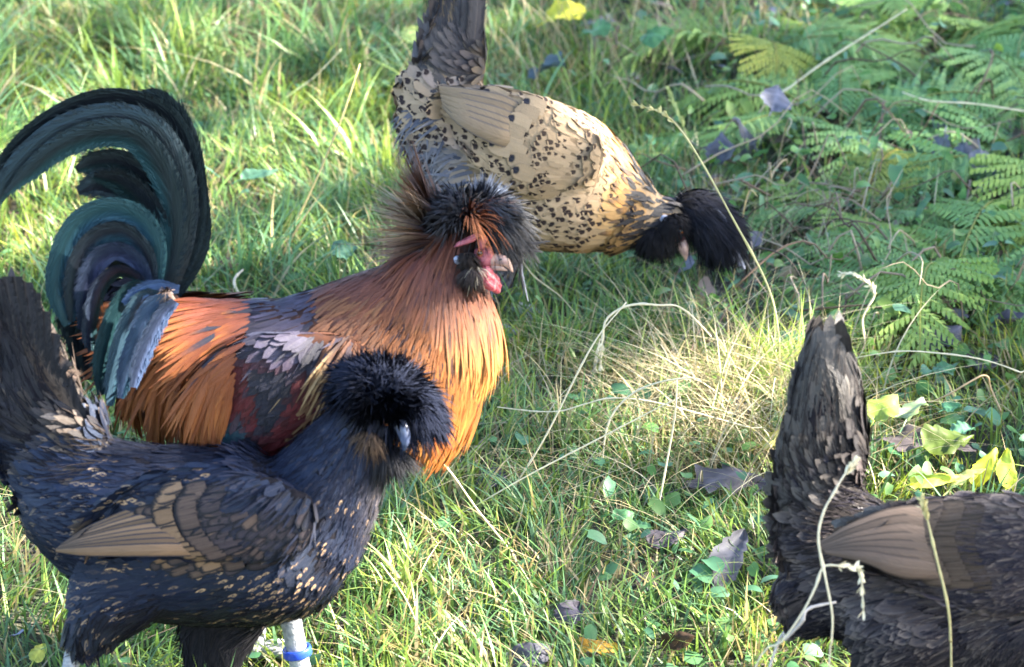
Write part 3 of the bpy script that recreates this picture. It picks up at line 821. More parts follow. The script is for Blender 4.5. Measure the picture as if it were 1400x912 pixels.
# tail: black sickles arching up, over and down to the left
BK, TL, BL = A([.004, .004, .006]), A([.012, .038, .045]), A([.02, .055, .085])
S_ = [
  ([(222, 420), (262, 330), (262, 240), (228, 160), (150, 135), (70, 165), (10, 225), (-25, 300)], [20, 30, 34, 36, 34, 34, 32, 14], BK, BK * 2, .010),
  ([(220, 420), (250, 330), (248, 245), (210, 178), (150, 160), (80, 180), (22, 232), (-10, 285)], [22, 30, 38, 38, 38, 36, 32, 10], BK * 1.5, TL * .5, -.004),
  ([(216, 420), (238, 330), (228, 250), (190, 192), (140, 182), (85, 200), (40, 235), (8, 265)], [24, 34, 40, 42, 40, 34, 24, 6], BK, TL, -.012),
  ([(222, 425), (266, 340), (264, 260), (246, 180), (212, 138), (180, 140)], [20, 36, 40, 42, 36, 10], BK, A([.014, .009, .009]), .016),
  ([(212, 425), (226, 330), (210, 260), (170, 225), (130, 222), (104, 232)], [24, 36, 44, 44, 32, 8], BK, TL * .5, .004),
  ([(212, 425), (208, 340), (182, 272), (140, 250), (106, 262)], [24, 44, 48, 40, 10], BK, BK * 2, .008),
  ([(210, 425), (222, 350), (205, 290), (168, 250), (128, 240)], [24, 40, 44, 38, 10], BK * 1.3, TL * .4, -.002),
  ([(205, 425), (190, 350), (150, 310), (110, 320), (86, 360)], [24, 44, 50, 40, 12], BK, BK * 1.8, .012),
  ([(208, 425), (180, 370), (140, 350), (105, 385), (95, 430), (105, 480)], [24, 48, 54, 50, 40, 12], BK, A([.012, .016, .03]), .01),
  ([(210, 428), (165, 400), (130, 420), (112, 470), (118, 520)], [24, 44, 48, 40, 12], BK, A([.016, .02, .035]), .012),
]
for p, wd, ca, cb, d in S_:
    b.ribbon('sickle_feather', [(x, y, d - .01 * i / len(p)) for i, (x, y) in enumerate(p)], wd, M_sickle, ca, cb, R.normal(.3, .15), .05, 70, None, .015)
L_ = [
  ([(212, 400), (214, 340), (192, 300), (150, 286), (108, 305), (84, 350), (78, 400), (92, 445)], [16, 28, 34, 34, 34, 32, 28, 10], TL * .8, BL * 1.1, -.028),
  ([(208, 402), (200, 350), (172, 320), (138, 322), (112, 352), (100, 395), (98, 440)], [16, 26, 30, 32, 32, 26, 8], BK * 2, BL * .7, -.030),
  ([(206, 406), (190, 362), (162, 344), (134, 356), (118, 395), (110, 450)], [16, 26, 30, 32, 28, 8], A([.015, .018, .04]), A([.04, .05, .11]), -.032),
  ([(206, 408), (186, 378), (158, 372), (134, 398), (122, 450), (124, 480)], [16, 26, 32, 32, 26, 8], A([.014, .018, .035]), TL * .8, -.036),
  ([(214, 402), (185, 395), (160, 430), (142, 490), (138, 540)], [18, 30, 34, 32, 10], TL * .6, TL * 1.1, -.045),
  ([(222, 405), (196, 408), (174, 450), (158, 510), (150, 555)], [18, 30, 34, 30, 8], A([.02, .04, .06]), BL * 1.0, -.055),
  ([(232, 408), (208, 420), (190, 460), (174, 505), (165, 545)], [16, 26, 28, 24, 8], A([.02, .03, .06]), BL * .9, -.062),
  ([(240, 412), (222, 430), (204, 465), (190, 500), (182, 530)], [14, 22, 24, 20, 8], A([.02, .025, .05]), A([.07, .1, .19]), -.068),
  ([(245, 396), (215, 392), (190, 400), (168, 414)], [14, 22, 20, 6], A([.04, .07, .16]), A([.1, .17, .32]), -.058),
]
for p, wd, ca, cb, d in L_:
    b.ribbon('tail_covert', [(x, y, d) for x, y in p], wd, M_sickle, ca, cb, R.normal(.35, .15), .05, 50, None, .015)
acc = Acc()
tuft(b, acc, b.pt(228, 400, -.055), b.vec(-.4, 0, -1), 1.3, 160, .010, .002, A([[.1, .07, .06], [.16, .11, .09]]), A([.2, .15, .13]), .5, .004, 'strand')
b.part('rump_down', acc, M_down, 'stuff')
lg, C = leg(b, [(388, 800), (404, 880)], .0105, M_shank, M_claw, 1, -.05)
ring_on(b, lg, C, .62, .0108, M_ring)
leg(b, [(350, 790), (345, 850)], .0105, M_shank, M_claw, 1, .05)

# ================================================================== spotted hen, behind
b = Bird('hen', 'buff hen with dark spangles and black drooping crest, bending down to peck behind the rooster', 'hen', 665, 455, 3)
H3 = b
b.body([
    [(588, 120, 42, .7), (606, 158, 62, .8), (648, 195, 86, .82), (708, 225, 98, .84), (770, 250, 98, .84), (820, 274, 80, .84), (852, 290, 60, .84)],
    [(845, 288, 58, .8), (880, 298, 40, .85), (908, 302, 34, .9), (930, 302, 30, .9)],
    [(606, 130, 50, .5), (622, 80, 44, .4), (626, 30, 36, .25), (624, -20, 30, .2)],
    [(610, 210, 50, .6), (600, 240, 36, .6)],
    [(800, 220, 40, .22, -.075), (740, 205, 66, .22, -.085), (680, 175, 56, .22, -.082), (620, 145, 26, .2, -.07)],
    [(800, 220, 40, .22, .075), (740, 205, 66, .22, .085), (680, 175, 56, .22, .082), (620, 145, 26, .2, .07)],
    [(660, 260, 62, .5, -.04), (650, 320, 42, .6, -.04), (655, 370, 24, .8, -.04)],
    [(690, 270, 60, .5, .04), (680, 330, 40, .6, .04), (680, 380, 24, .8, .04)],
], M_skin_b)
g3 = [(625, 20, 0, -1), (600, 90, -.4, -.9), (640, 110, -1, -.3), (700, 110, -1, -.45), (800, 170, -.85, -.5), (850, 230, -.8, -.5), (880, 280, -.95, -.1), (920, 300, -1, .1),
      (760, 240, -1, -.35), (660, 180, -1, -.4), (590, 180, -.6, .6), (590, 250, -.4, 1), (700, 300, -1, -.1), (820, 320, -1, -.2), (650, 340, 0, 1), (640, 250, -.9, .4)]
SK = A([.30, .215, .138])
def f3(x, y, P, Nn):
    keep = ~((y < 110) & (x < 680)) & ~(x > 880) & (y < 340)
    rear = sm(690, 600, x + .15 * (y - 150)) * sm(150, 190, y)
    ca = lerp(SK, [.35, .25, .16], vnoise(x, y, .03, 41))
    ca = lerp(ca, [.28, .165, .08], sm(300, 340, y))
    ca = lerp(ca, [.44, .25, .09], sm(815, 850, x) * .8)
    ca = lerp(ca, [.10, .06, .03], sm(835, 860, x) * .6)
    ca = lerp(ca, [.11, .115, .145], rear)
    ca = lerp(ca, [.16, .14, .15], sm(130, 100, y) * sm(720, 640, x) * .8)
    ca = ca * R.uniform(.93, 1.06, len(x))[:, None]
    cb = np.broadcast_to(A([.02, .013, .014]), ca.shape)
    up = (y < 120 + .62 * (x - 600)) & (x > 600)
    cb = lerp(cb, ca * .5, np.where(up, .1, 0))
    return keep, np.where(up, .023, .026), np.where(up, .014, .0165), ca, cb
plumage(b, 'body_feathers', M_spot, g3, 10000, .0054, f3, 'round', .025, .03, 7, .07, .1)
acc = Acc()
row(b, acc, [(745, 150), (715, 190), (730, 240)], 8, -1, -.4, .03, .022, SK, INK * 3, .004, .05)
row(b, acc, [(700, 125), (682, 165), (700, 205)], 7, -1, -.4, .032, .024, SK * .95, INK * 3, .006, .05)
b.part('wing_coverts', acc, M_spot, 'stuff')
for k in range(6):
    t = k / 5
    for sd in (-1, 1):
        b.ribbon('wing_feather', [(725, 162 + 36 * t, sd * .088), (685 - 5 * t, 142 + 44 * t, sd * (.096 + .002 * k)), (640 - 4 * t, 130 + 36 * t, sd * (.094 + .002 * k)), (600 + 6 * t, 120 + 24 * t, sd * (.084 + .001 * k))],
                 [20, 24, 18, 6], M_quill, A([.23, .165, .105]) * R.uniform(.75, 1.05), [.1, .08, .07], .15 * sd, .1, 24, fringe=0)
def f3n(x, y, P, Nn):
    keep = (x > 845)
    t = sm(845, 868, x)
    return keep, .026, .007, lerp([.4, .2, .06], [.008, .0075, .01], t), lerp([.12, .07, .04], [.02, .018, .022], t)
plumage(b, 'neck_hackle', M_strand, g3, 3000, .0055, f3n, 'point', .16, .1, 6, .15)
def f3f(x, y, P, Nn):
    keep = ((x < 660) & (y > 140) & (y < 320) & (x < 600 + .5 * (y - 130))) | (y > 320) & (x < 720)
    c = R.random(len(x)); 
    return keep, .04, .005, lerp([.055, .06, .085], [.13, .125, .15], c), lerp([.10, .11, .14], [.22, .2, .2], c)
plumage(b, 'rump_down', M_down, g3, 4200, .0045, f3f, 'strand', .2, .3, 7, .3)
def f3s(x, y, P, Nn):
    keep = (y < 130) & (y > 40) & (x < 680)
    c = vnoise(x, y, .06, 47)
    return keep, .03, .009, lerp([.04, .037, .042], [.11, .085, .065], c), lerp([.03, .03, .035], [.17, .13, .09], sm(.3, .9, R.random(len(x))))
plumage(b, 'saddle_feathers', M_strand, g3, 4000, .0055, f3s, 'round', .06, .2, 6, .22)
def f3u(x, y, P, Nn):
    keep = (y < 100) & (x < 680)
    t = vnoise(x, y, .03, 59)
    return keep, .04, .009, lerp([.03, .03, .038], [.06, .052, .055], t), lerp([.05, .045, .055], [.09, .075, .07], t)
plumage(b, 'tail_coverts', M_strand, g3, 4000, .0045, f3u, 'round', .015, .03, 8, .06, .08)
soften(b, 'loose_barbs', g3, 3000, .003, f3u, .03)
for k in range(7):
    t = (k - 3) / 3
    b.ribbon('tail_feather', [(620 + 22 * t, 110, 0), (622 + 26 * t, 60, -.002 * k), (625 + 28 * t, 0, -.002 * k), (620 + 30 * t, -75 + 12 * t * t, -.001 * k)],
             [14, 22, 24, 12], M_tail, [.03, .03, .04], [.055, .05, .055], -.4 * t, .08, 30)
acc = Acc()
cols = A([[.006, .006, .009], [.010, .011, .017], [.004, .004, .005]])
pom(b, acc, b.pt(938, 286), .02, 5000, .034, .0022, cols, A([.012, .013, .02]), lambda D: b.h * .9 + A([0, 0, .0]), .5, -.5, .7, .12)
pom(b, acc, b.pt(968, 296), .02, 6000, .036, .0022, cols, A([.012, .013, .02]), lambda D: b.h * .8 + A([0, 0, -.6]), .45, -.8, .7, .12)
pom(b, acc, b.pt(950, 290), .024, 4000, .036, .0009, cols, A([.02, .022, .034]), lambda D: b.h * .8 + A([0, 0, -.2]), .5, -.6, .7, .15)
tuft(b, acc, b.pt(896, 312, -.008), b.vec(-.2, .7, -.6), 1.2, 1800, .028, .002, cols, A([.014, .014, .018]), .4, .012, 'strand')
tuft(b, acc, b.pt(918, 300, -.02), b.vec(.2, .3, -.8), 1.2, 1200, .02, .002, cols, A([.014, .014, .018]), .5, .01, 'strand')
tuft(b, acc, b.pt(915, 310, -.006), b.vec(-.1, .8, -.4), 1.1, 1200, .024, .002, cols, A([.03, .028, .03]), .4, .01, 'strand')
b.part('crest', acc, M_down, 'stuff')
for k, (ex, ey) in enumerate(((1012, 364), (1003, 360), (1018, 368), (995, 348))):
    b.ribbon('crest_plume', [(960, 285, -.02), (985, 292 + 3 * k, -.022), (999, 325, -.024), (ex, ey, -.024)], [3, 5, 8, 4], M_tail, [.05, .05, .07], [.2, .21, .27], .4, .1, 20)
ell(b, 'face', 930, 325, 8, 11, .006, -.024, M_pink, .1, wob=.08)
ell(b, 'ear_lobe', 908, 299, 6, 5, .003, -.0295, M_lobe, .5, label='pale grey ear lobe')
b.tubepart('beak', [(930, 330, -.026), (935, 342, -.028), (938, 356, -.026)], [8.5, 7, 1.2], M_beakp, 12, 12, .8)
e = ell(b, 'eye', 930, 316, 4.5, 4.5, .004, -.033, M_eye); ell(b, 'pupil', 930, 316, 2.4, 2.4, .002, -.0365, M_pupil, parent=e)
leg(b, [(655, 372), (652, 400)], .0085, M_shank, M_claw, 1, -.04)
leg(b, [(682, 385), (684, 410)], .0085, M_shank, M_claw, 1, .04)

# ================================================================== dark hen on the right, mostly in view from behind
Bird.drop = .075
b = Bird('hen', 'dark brown hen with pale brown wing patch and upright sunlit tail', 'hen', 1300, 1035, 6)
H4 = b
b.body([
    [(1118, 735, 46, .7), (1150, 765, 70, .78), (1200, 792, 96, .78), (1270, 812, 118, .78), (1370, 822, 130, .78), (1470, 810, 122, .8), (1540, 775, 90, .84)],
    [(1520, 760, 95, .8), (1570, 700, 72, .85), (1600, 640, 50, .9), (1620, 600, 42, .9)],
    [(1128, 740, 58, .6), (1124, 680, 54, .55), (1131, 615, 58, .45), (1132, 560, 52, .42), (1129, 518, 43, .4), (1122, 484, 28, .4)],
    [(1110, 790, 48, .6), (1135, 830, 50, .6)],
    [(1200, 730, 40, .6), (1150, 710, 46, .6)],
    [(1480, 780, 60, .22, -.082), (1390, 760, 84, .22, -.098), (1290, 748, 70, .22, -.096), (1200, 750, 38, .2, -.088)],
    [(1480, 780, 60, .22, .082), (1390, 760, 84, .22, .098), (1290, 748, 70, .22, .096), (1200, 750, 38, .2, .088)],
    [(1250, 860, 76, .5, -.05), (1225, 930, 50, .6, -.05), (1215, 975, 26, .8, -.05)],
    [(1330, 870, 70, .5, .05), (1340, 920, 50, .6, .05), (1345, 975, 26, .8, .05)],
], M_skin_d)
g4 = [(1125, 440, .1, -1), (1165, 500, .05, -1), (1090, 520, .05, -1), (1120, 580, 0, -1), (1110, 660, -.5, -.7), (1180, 680, -1, -.3), (1300, 680, -1, -.05), (1100, 740, -1, .1), (1100, 800, -.8, .6), (1250, 760, -1, .05), (1380, 760, -1, .12),
      (1250, 850, -1, .25), (1220, 920, -.2, 1), (1340, 900, -.1, 1), (1560, 720, -.6, 1), (1600, 620, -.5, 1)]
def f4(x, y, P, Nn):
    keep = ~((y < 640) & (x < 1220)) & ~((y < 660) & (x > 1560)) & (y < 930)
    ca = lerp([.016, .015, .024], [.055, .044, .044], sm(.3, .8, vnoise(x, y, .05, 51)))
    ca = lerp(ca, [.011, .010, .014], sm(800, 870, y))
    cb = lerp(ca, [.15, .12, .105], R.random(len(x)) * .6)
    big = sm(1500, 1200, x)
    return keep, .022 + .007 * big, .011 + .003 * big, ca, cb
plumage(b, 'body_feathers', M_lace, g4, 12000, .0052, f4)
def f4r(x, y, P, Nn):
    keep = (x < 1250) & (y < 770) & (y > 600)
    t = vnoise(x, y, .03, 58)
    return keep, .032, .0065, lerp([.013, .012, .015], [.024, .02, .019], t), lerp([.018, .016, .018], [.04, .033, .03], t)
plumage(b, 'saddle_feathers', M_strand, g4, 7500, .0036, f4r, 'round', .05, .25, 7, .2)
def f4t(x, y, P, Nn):
    return ((y > 780) & (x < 1200)) | (y > 880), .034, .004, A([.011, .010, .013]), A([.026, .023, .026])
plumage(b, 'thigh_down', M_down, g4, 5000, .004, f4t, 'strand', .16, .2, 6, .2)
acc = Acc(); L4 = A([.105, .073, .056])
row(b, acc, [(1345, 695), (1332, 740), (1356, 800)], 17, -1, .06, .026, .013, L4 * .3, L4 * .15, .003, .04)
row(b, acc, [(1318, 692), (1305, 738), (1330, 797)], 17, -1, .06, .026, .013, L4 * .45, L4 * .2, .004, .04)
row(b, acc, [(1290, 690), (1275, 735), (1300, 790)], 17, -1, .06, .027, .0135, L4 * .65, L4 * .25, .006, .04)
b.part('wing_coverts', acc, M_lace, 'stuff')
for k in range(7):
    t = k / 6
    for sd in (-1, 1):
        b.ribbon('wing_feather', [(1330, 715 + 66 * t, sd * .100), (1240, 706 + 70 * t, sd * (.107 + .002 * k)), (1170 + 16 * t, 722 + 40 * t, sd * (.105 + .002 * k)), (1118 + 10 * t, 745 + 10 * t, sd * (.098 + .001 * k))],
                 [24, 29, 18, 5], M_quill, L4 * R.uniform(.7, 1), L4 * .3, .15 * sd, .1, 26, fringe=0)
def f4u(x, y, P, Nn):
    keep = (y < 700) & (y > 488) & (x < 1220)
    t = vnoise(x, y, .02, 59)
    return keep, .038, .0125, lerp([.014, .013, .016], [.024, .02, .02], t), lerp([.018, .016, .019], [.036, .03, .028], t)
plumage(b, 'tail_coverts', M_gloss, g4, 6000, .0042, f4u, 'round', .006, .03, 8, .04, .04, .05)
soften(b, 'loose_barbs', g4, 3500, .0036, f4u, .03, .001, .03, 1.1)
soften(b, 'loose_barbs', g4, 9000, .0034, f4, .022)
soften(b, 'loose_barbs', g4, 12000, .002, f4r, .028, .0014, .1, 1.3)
for k in range(9):
    t = (k - 4) / 4
    dd = -.004 + abs(t) * .003 - .001 * k
    b.ribbon('tail_feather', [(1122 + 40 * t, 680, dd), (1126 + 38 * t, 600, dd - .004), (1128 + 32 * t, 525, dd - .002), (1122 + 15 * t, 458 + 20 * t * t, dd + .006)],
             [20, 30, 34, 16], M_gloss, [.014, .013, .016], [.04, .034, .032], -.5 * t, .1, 34)
acc = Acc()
hc = b.pt(1630, 590)
pom(b, acc, hc, .036, 2000, .036, .006, A([[.012, .011, .015], [.02, .018, .02]]), A([.03, .028, .03]), lambda D: A([0, 0, .5]))
b.part('crest', acc, M_down, 'stuff')
plumage(b, 'neck_hackle', M_strand, g4, 1500, .008, lambda x, y, P, Nn: (x > 1500, .035, .008, A([.04, .036, .045]), A([.1, .085, .08])), 'point')
b.tubepart('beak', [(1655, 600), (1672, 606), (1684, 620)], [11, 8, 1.2], M_beakd, 12, 12, .8)
leg(b, [(1215, 960), (1210, 1000)], .0085, M_shank, M_claw, 1, -.05)
leg(b, [(1345, 960), (1350, 1000)], .0085, M_shank, M_claw, 1, .05)
# ------------------------------------------------------------------ ground and grass
def axis_pts(lo, hi, a, bb, fine, coarse):
    return np.unique(np.concatenate([np.linspace(lo, a, coarse), np.linspace(a, bb, fine), np.linspace(bb, hi, coarse)]))
gx_ = axis_pts(-30, 30, -1.8, 1.8, 220, 20); gy_ = axis_pts(-12, 60, 2.4, 7.2, 280, 20)
X, Y = np.meshgrid(gx_, gy_)
Z = gz(X, Y) + .01 * (vnoise(X, Y, 14, 1) - .5) * ((np.abs(X) < 2) & (Y > 2.4) & (Y < 7.2))
nx, ny = len(gx_), len(gy_)
i = np.arange(ny - 1)[:, None] * nx + np.arange(nx - 1)[None]
s = N('soil')
tc = s.n('TexCoord'); nz = s.n('TexNoise', i0=tc.outputs['Object']); nz.inputs['Scale'].default_value = 9; nz.inputs['Detail'].default_value = 8
n2 = s.n('TexNoise', i0=tc.outputs['Object']); n2.inputs['Scale'].default_value = 140; n2.inputs['Detail'].default_value = 4
c = s.mix(s.ramp(nz.outputs[0], .4, .6), (.035, .05, .018, 1), (.05, .038, .026, 1))
c = s.mix(s.ramp(n2.outputs[0], .4, .7), c, (.02, .018, .014, 1))
s.P('Base Color', c); s.P('Roughness', .95)
bp = s.n('Bump'); bp.inputs['Distance'].default_value = .01; s.set(bp.inputs['Height'], n2.outputs[0]); s.P('Normal', bp.outputs[0])
link('ground', mesh_np('ground', np.stack([X, Y, Z], -1), np.stack([i, i + 1, i + nx + 1, i + nx], -1), None, None, s.m), kind='structure')

M_grass = leaf_mat('grass_blade', .42, .42, 60, .2, .45)
M_straw = leaf_mat('dry_straw', .6, .25, 120, .25, .25)
M_leaf = leaf_mat('green_leaf', .45, .35, 70, .3, .4)
M_dead = leaf_mat('dead_leaf', .65, .15, 28, .6, .25)
M_fern = leaf_mat('fern_leaf', .6, .35, 60, .3, .2, True)

def blades(x, y, H, W, az, lean, curve, col, rows=5, rng=R, fold=.0, tipcol=None):
    """n curved blades as one array mesh: base points, height, width, azimuth of the lean"""
    n = len(x)
    t = np.linspace(0, 1, rows + 1)
    dx, dy = np.cos(az), np.sin(az)
    z0 = gz(x, y) - .004
    out = (lean[:, None] * t + curve[:, None] * t ** 2) * H[:, None]
    up = H[:, None] * (t - .35 * np.abs(curve[:, None]) * t ** 2.4)
    cx = x[:, None] + dx[:, None] * out; cy = y[:, None] + dy[:, None] * out; cz = z0[:, None] + up
    tw = az + np.pi / 2 + rng.normal(0, .7, n)
    sx, sy = np.cos(tw), np.sin(tw)
    wv = W[:, None] * .5 * np.clip(1.0 - t ** 1.8, 0, 1) * (.65 + .35 * np.sin(t * 2.5))
    Lx = cx - sx[:, None] * wv; Rx = cx + sx[:, None] * wv; Ly = cy - sy[:, None] * wv; Ry = cy + sy[:, None] * wv
    V = np.empty((n, 2 * rows + 1, 3))
    V[:, 0:2 * rows:2, 0] = Lx[:, :rows]; V[:, 1:2 * rows:2, 0] = Rx[:, :rows]
    V[:, 0:2 * rows:2, 1] = Ly[:, :rows]; V[:, 1:2 * rows:2, 1] = Ry[:, :rows]
    V[:, 0:2 * rows:2, 2] = cz[:, :rows]; V[:, 1:2 * rows:2, 2] = cz[:, :rows]
    V[:, -1, 0] = cx[:, -1]; V[:, -1, 1] = cy[:, -1]; V[:, -1, 2] = cz[:, -1]
    m = 2 * rows + 1
    base = np.arange(n)[:, None] * m
    k = np.arange(rows - 1)[None] * 2
    q = np.stack([base + k, base + k + 1, base + k + 3, base + k + 2], -1).reshape(-1, 4)
    tr = np.stack([base[:, 0] + m - 3, base[:, 0] + m - 2, base[:, 0] + m - 1], -1)
    tt = np.concatenate([np.repeat(t[:rows], 2), [1.0]])
    tc_ = col if tipcol is None else tipcol
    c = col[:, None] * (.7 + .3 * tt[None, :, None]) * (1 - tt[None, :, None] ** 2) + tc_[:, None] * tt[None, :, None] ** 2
    return V.reshape(-1, 3), q, tr, c.reshape(-1, 3)

def field(n, seed, xr=(-1.6, 1.6), yr=(2.8, 7.2)):
    r = np.random.default_rng(seed)
    x = r.uniform(*xr, n); y = r.uniform(*yr, n)
    k = np.abs(x) < .2 + y * .19
    return x[k], y[k], r

def fernzone(x, y):
    """1 where ferns and leaf litter replace grass (towards the upper right)"""
    px, py, _ = project(np.stack([x, y, gz(x, y)], -1))
    n_ = (vnoise(x, y, 3, 71) - .5) * 160
    return np.maximum(sm(900, 1010, px + n_ + .25 * (py - 200)) * sm(520, 400, py + n_ * .3), .9 * sm(790, 850, px + n_ * .4) * sm(170, 90, py + n_ * .3))

GREENS = A([[.07, .16, .05], [.10, .21, .06], [.06, .15, .075], [.14, .25, .06], [.10, .22, .12], [.19, .28, .06]]) * A([1.28, 1.2, 1.0]) * .9 + .014
acc = Acc()
# short turf
x, y, r = field(215000, 5)
n_ = len(x)
fz = fernzone(x, y)
k = r.random(n_) > fz * .8
k &= (vnoise(x, y, 9, 61) + .35 * r.random(n_)) > .22
x, y, fz = x[k], y[k], fz[k]; n_ = len(x)
cl = vnoise(x, y, 11, 62); big = vnoise(x, y, 2.2, 63)
H = (.022 + .04 * cl ** 1.3 + .02 * big) * r.uniform(.5, 1.4, n_)
W = r.uniform(.002, .0052, n_)
az = vnoise(x, y, 8, 64) * 9 + r.normal(0, 1.0, n_)
col = GREENS[r.integers(0, 6, n_)] * r.uniform(.7, 1.25, (n_, 1))
col = lerp(col, col * A([1.5, 1.15, .6]), sm(.55, .8, vnoise(x, y, 5, 65)))
dry = r.random(n_) < (.11 + .18 * sm(.55, .75, vnoise(x, y, 6, 66)))
col[dry] = A([.42, .34, .18]) * r.uniform(.5, 1.1, (dry.sum(), 1))
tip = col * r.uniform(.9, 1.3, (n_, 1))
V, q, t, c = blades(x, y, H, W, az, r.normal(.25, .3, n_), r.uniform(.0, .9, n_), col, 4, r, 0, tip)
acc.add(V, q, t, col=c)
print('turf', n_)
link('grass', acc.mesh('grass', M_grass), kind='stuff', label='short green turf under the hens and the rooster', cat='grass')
# taller tufts
acc = Acc()
r = np.random.default_rng(9)
m = 1400
tx = r.uniform(-1.5, 1.5, m); ty = r.uniform(2.95, 7.1, m)
px, py, _ = project(np.stack([tx, ty, gz(tx, ty)], -1))
dens = .45 + .5 * sm(420, 120, py) * sm(1000, 700, px) + .25 * sm(700, 900, py)
k = (r.random(m) < dens) & (fernzone(tx, ty) < .5)
tx, ty = tx[k], ty[k]; m = len(tx)
nb = r.integers(14, 46, m)
ti = np.repeat(np.arange(m), nb); n_ = len(ti)
x = tx[ti] + r.normal(0, .022, n_); y = ty[ti] + r.normal(0, .022, n_)
hh = r.uniform(.05, .12, m) * (1 + .5 * sm(4.3, 5.5, ty)); hh *= np.where(ty < 3.75, .8, 1)
H = hh[ti] * r.uniform(.5, 1.15, n_)
taz = r.uniform(0, 6.28, m)
az = taz[ti] + r.normal(0, 1.1, n_)
tc2 = GREENS[r.integers(0, 6, m)]
col = tc2[ti] * r.uniform(.75, 1.3, (n_, 1))
dry = r.random(n_) < .12
col[dry] = A([.45, .36, .2]) * r.uniform(.5, 1.1, (dry.sum(), 1))
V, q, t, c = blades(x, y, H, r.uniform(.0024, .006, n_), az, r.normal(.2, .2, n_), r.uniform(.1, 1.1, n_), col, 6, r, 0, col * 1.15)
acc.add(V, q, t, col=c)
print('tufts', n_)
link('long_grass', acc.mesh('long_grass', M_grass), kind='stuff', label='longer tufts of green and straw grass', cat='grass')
# moss, low clover-like leaves between the blades
acc = Acc()
x, y, r = field(9000, 15)
k = (vnoise(x, y, 4, 81) + .3 * r.random(len(x))) > .62
x, y = x[k], y[k]; n_ = len(x)
P = np.stack([x, y, gz(x, y) + r.uniform(.008, .035, n_)], -1)
az = r.uniform(0, 6.28, n_); D = np.stack([np.cos(az), np.sin(az), r.normal(0, .3, n_)], -1)
Nn = norm(np.stack([r.normal(0, .35, n_), r.normal(0, .35, n_) - .2, np.ones(n_)], -1))
tmp = Acc(); L = r.uniform(.008, .02, n_)
feathers(tmp, P, D, Nn, L, L * r.uniform(.7, 1.0, n_), [0, 0, 0], [0, 0, 0], 0, None, 'round', 6, .2, .1, r)
cc = np.repeat(lerp([.05, .14, .06], [.09, .2, .07], r.random(n_)), 18, 0)
acc.add(np.vstack(tmp.V), np.vstack(tmp.q), None, col=cc)
link('clover', acc.mesh('clover', M_leaf), kind='stuff', label='small round clover leaves low in the turf', cat='clover')

# flattened straw and dead blades worked into the turf
acc = Acc()
x, y, r = field(9000, 25)
k = vnoise(x, y, 4.5, 85) + .4 * r.random(len(x)) > .62
x, y = x[k], y[k]; n_ = len(x)
col = A([[.42, .34, .2], [.5, .44, .28], [.22, .15, .1], [.3, .28, .1]])[r.integers(0, 4, n_)] * r.uniform(.6, 1.1, (n_, 1))
V, q, t, c = blades(x, y, r.uniform(.03, .085, n_), r.uniform(.0014, .0038, n_), r.uniform(0, 6.28, n_), r.normal(1.0, .35, n_), r.uniform(-.4, 1.2, n_), col, 6, r)
acc.add(V, q, t, col=c)
link('thatch', acc.mesh('thatch', M_straw), kind='stuff', label='flattened dead blades lying through the turf', cat='dry grass')
# ------------------------------------------------------------------ unseen tree, its leaves and gaps laid out to dapple the light
M_bark = plain_mat('bark', (.10, .08, .06), (.05, .04, .03), .9, 30, .2, 1.0, 0, (1, 1, .25))
sx_ = norm(np.cross(SUND, A([0, 0, 1.0]))); sy_ = np.cross(sx_, SUND)
gaps = []
def gap(P, r): gaps.append((P @ sx_, P @ sy_, r))
for bb, px, py, rr in ((H2, 640, 450, .085), (H2, 610, 540, .07), (H2, 560, 450, .04), (H1, 505, 690, .075), (H1, 480, 600, .03), (H1, 120, 520, .06), (H4, 1150, 560, .09), (H4, 1230, 680, .06), (H4, 1150, 480, .06),
                       (H3, 790, 190, .06), (H3, 850, 250, .05), (H2, 690, 370, .03)):
    gap(bb.pt(px, py), rr)
for px, py, rr in ((400, 860, .10), (520, 780, .13), (600, 860, .14), (700, 890, .14), (640, 720, .07), (760, 790, .06), (1000, 880, .13), (1100, 860, .1), (880, 860, .08), (20, 690, .1), (30, 860, .12),
                   (130, 240, .13), (60, 330, .09), (30, 180, .07), (950, 540, .09), (1030, 470, .08), (1010, 560, .08), (1350, 640, .08), (800, 470, .05), (1070, 400, .04), (300, 60, .06), (1210, 560, .04), (740, 620, .04),
                   (900, 700, .04), (1240, 10, .04), (440, 180, .05), (330, 320, .06), (480, 330, .05)):
    gap(ground(px, py, .05), rr)
gaps = A(gaps)
tree = bpy.data.objects.new('shade_tree', None); COL.objects.link(tree)
T0 = A([5.3, 4.7, float(gz(5.3, 4.7))]); tree.location = T0
tree['label'] = 'unseen leafy tree, its crown laid out to cast dappled shade'; tree['category'] = 'tree'
r = np.random.default_rng(77)
cen = ground(690, 420, .1)
m = 26000
tgt = np.stack([r.uniform(-1.5, 1.7, m), r.uniform(2.7, 7.2, m), r.uniform(0, .5, m)], -1)
tgt[:, 2] += SLOPE * (tgt[:, 1] - Y0)
Lp = tgt + SUND * r.uniform(4.3, 6.2, m)[:, None]
u, v = Lp @ sx_, Lp @ sy_
d = np.min(np.hypot(u[:, None] - gaps[None, :, 0], v[:, None] - gaps[None, :, 1]) - gaps[None, :, 2], 1)
keep = (d > .05) & (r.random(m) > .9 * sm(4.25, 5.0, tgt[:, 1] - .15 * tgt[:, 0]) * (.55 + .45 * sm(.55, .25, tgt[:, 0]))) & ((vnoise(u, v, 5.5, 91) + .15 * r.random(m)) > .2)
Lp = Lp[keep][:12500]
print('tree leaves', len(Lp))
acc = Acc(); n_ = len(Lp)
D = norm(r.normal(0, 1, (n_, 3)) + A([0, 0, -.3])); Nn = norm(np.cross(D, r.normal(0, 1, (n_, 3))))
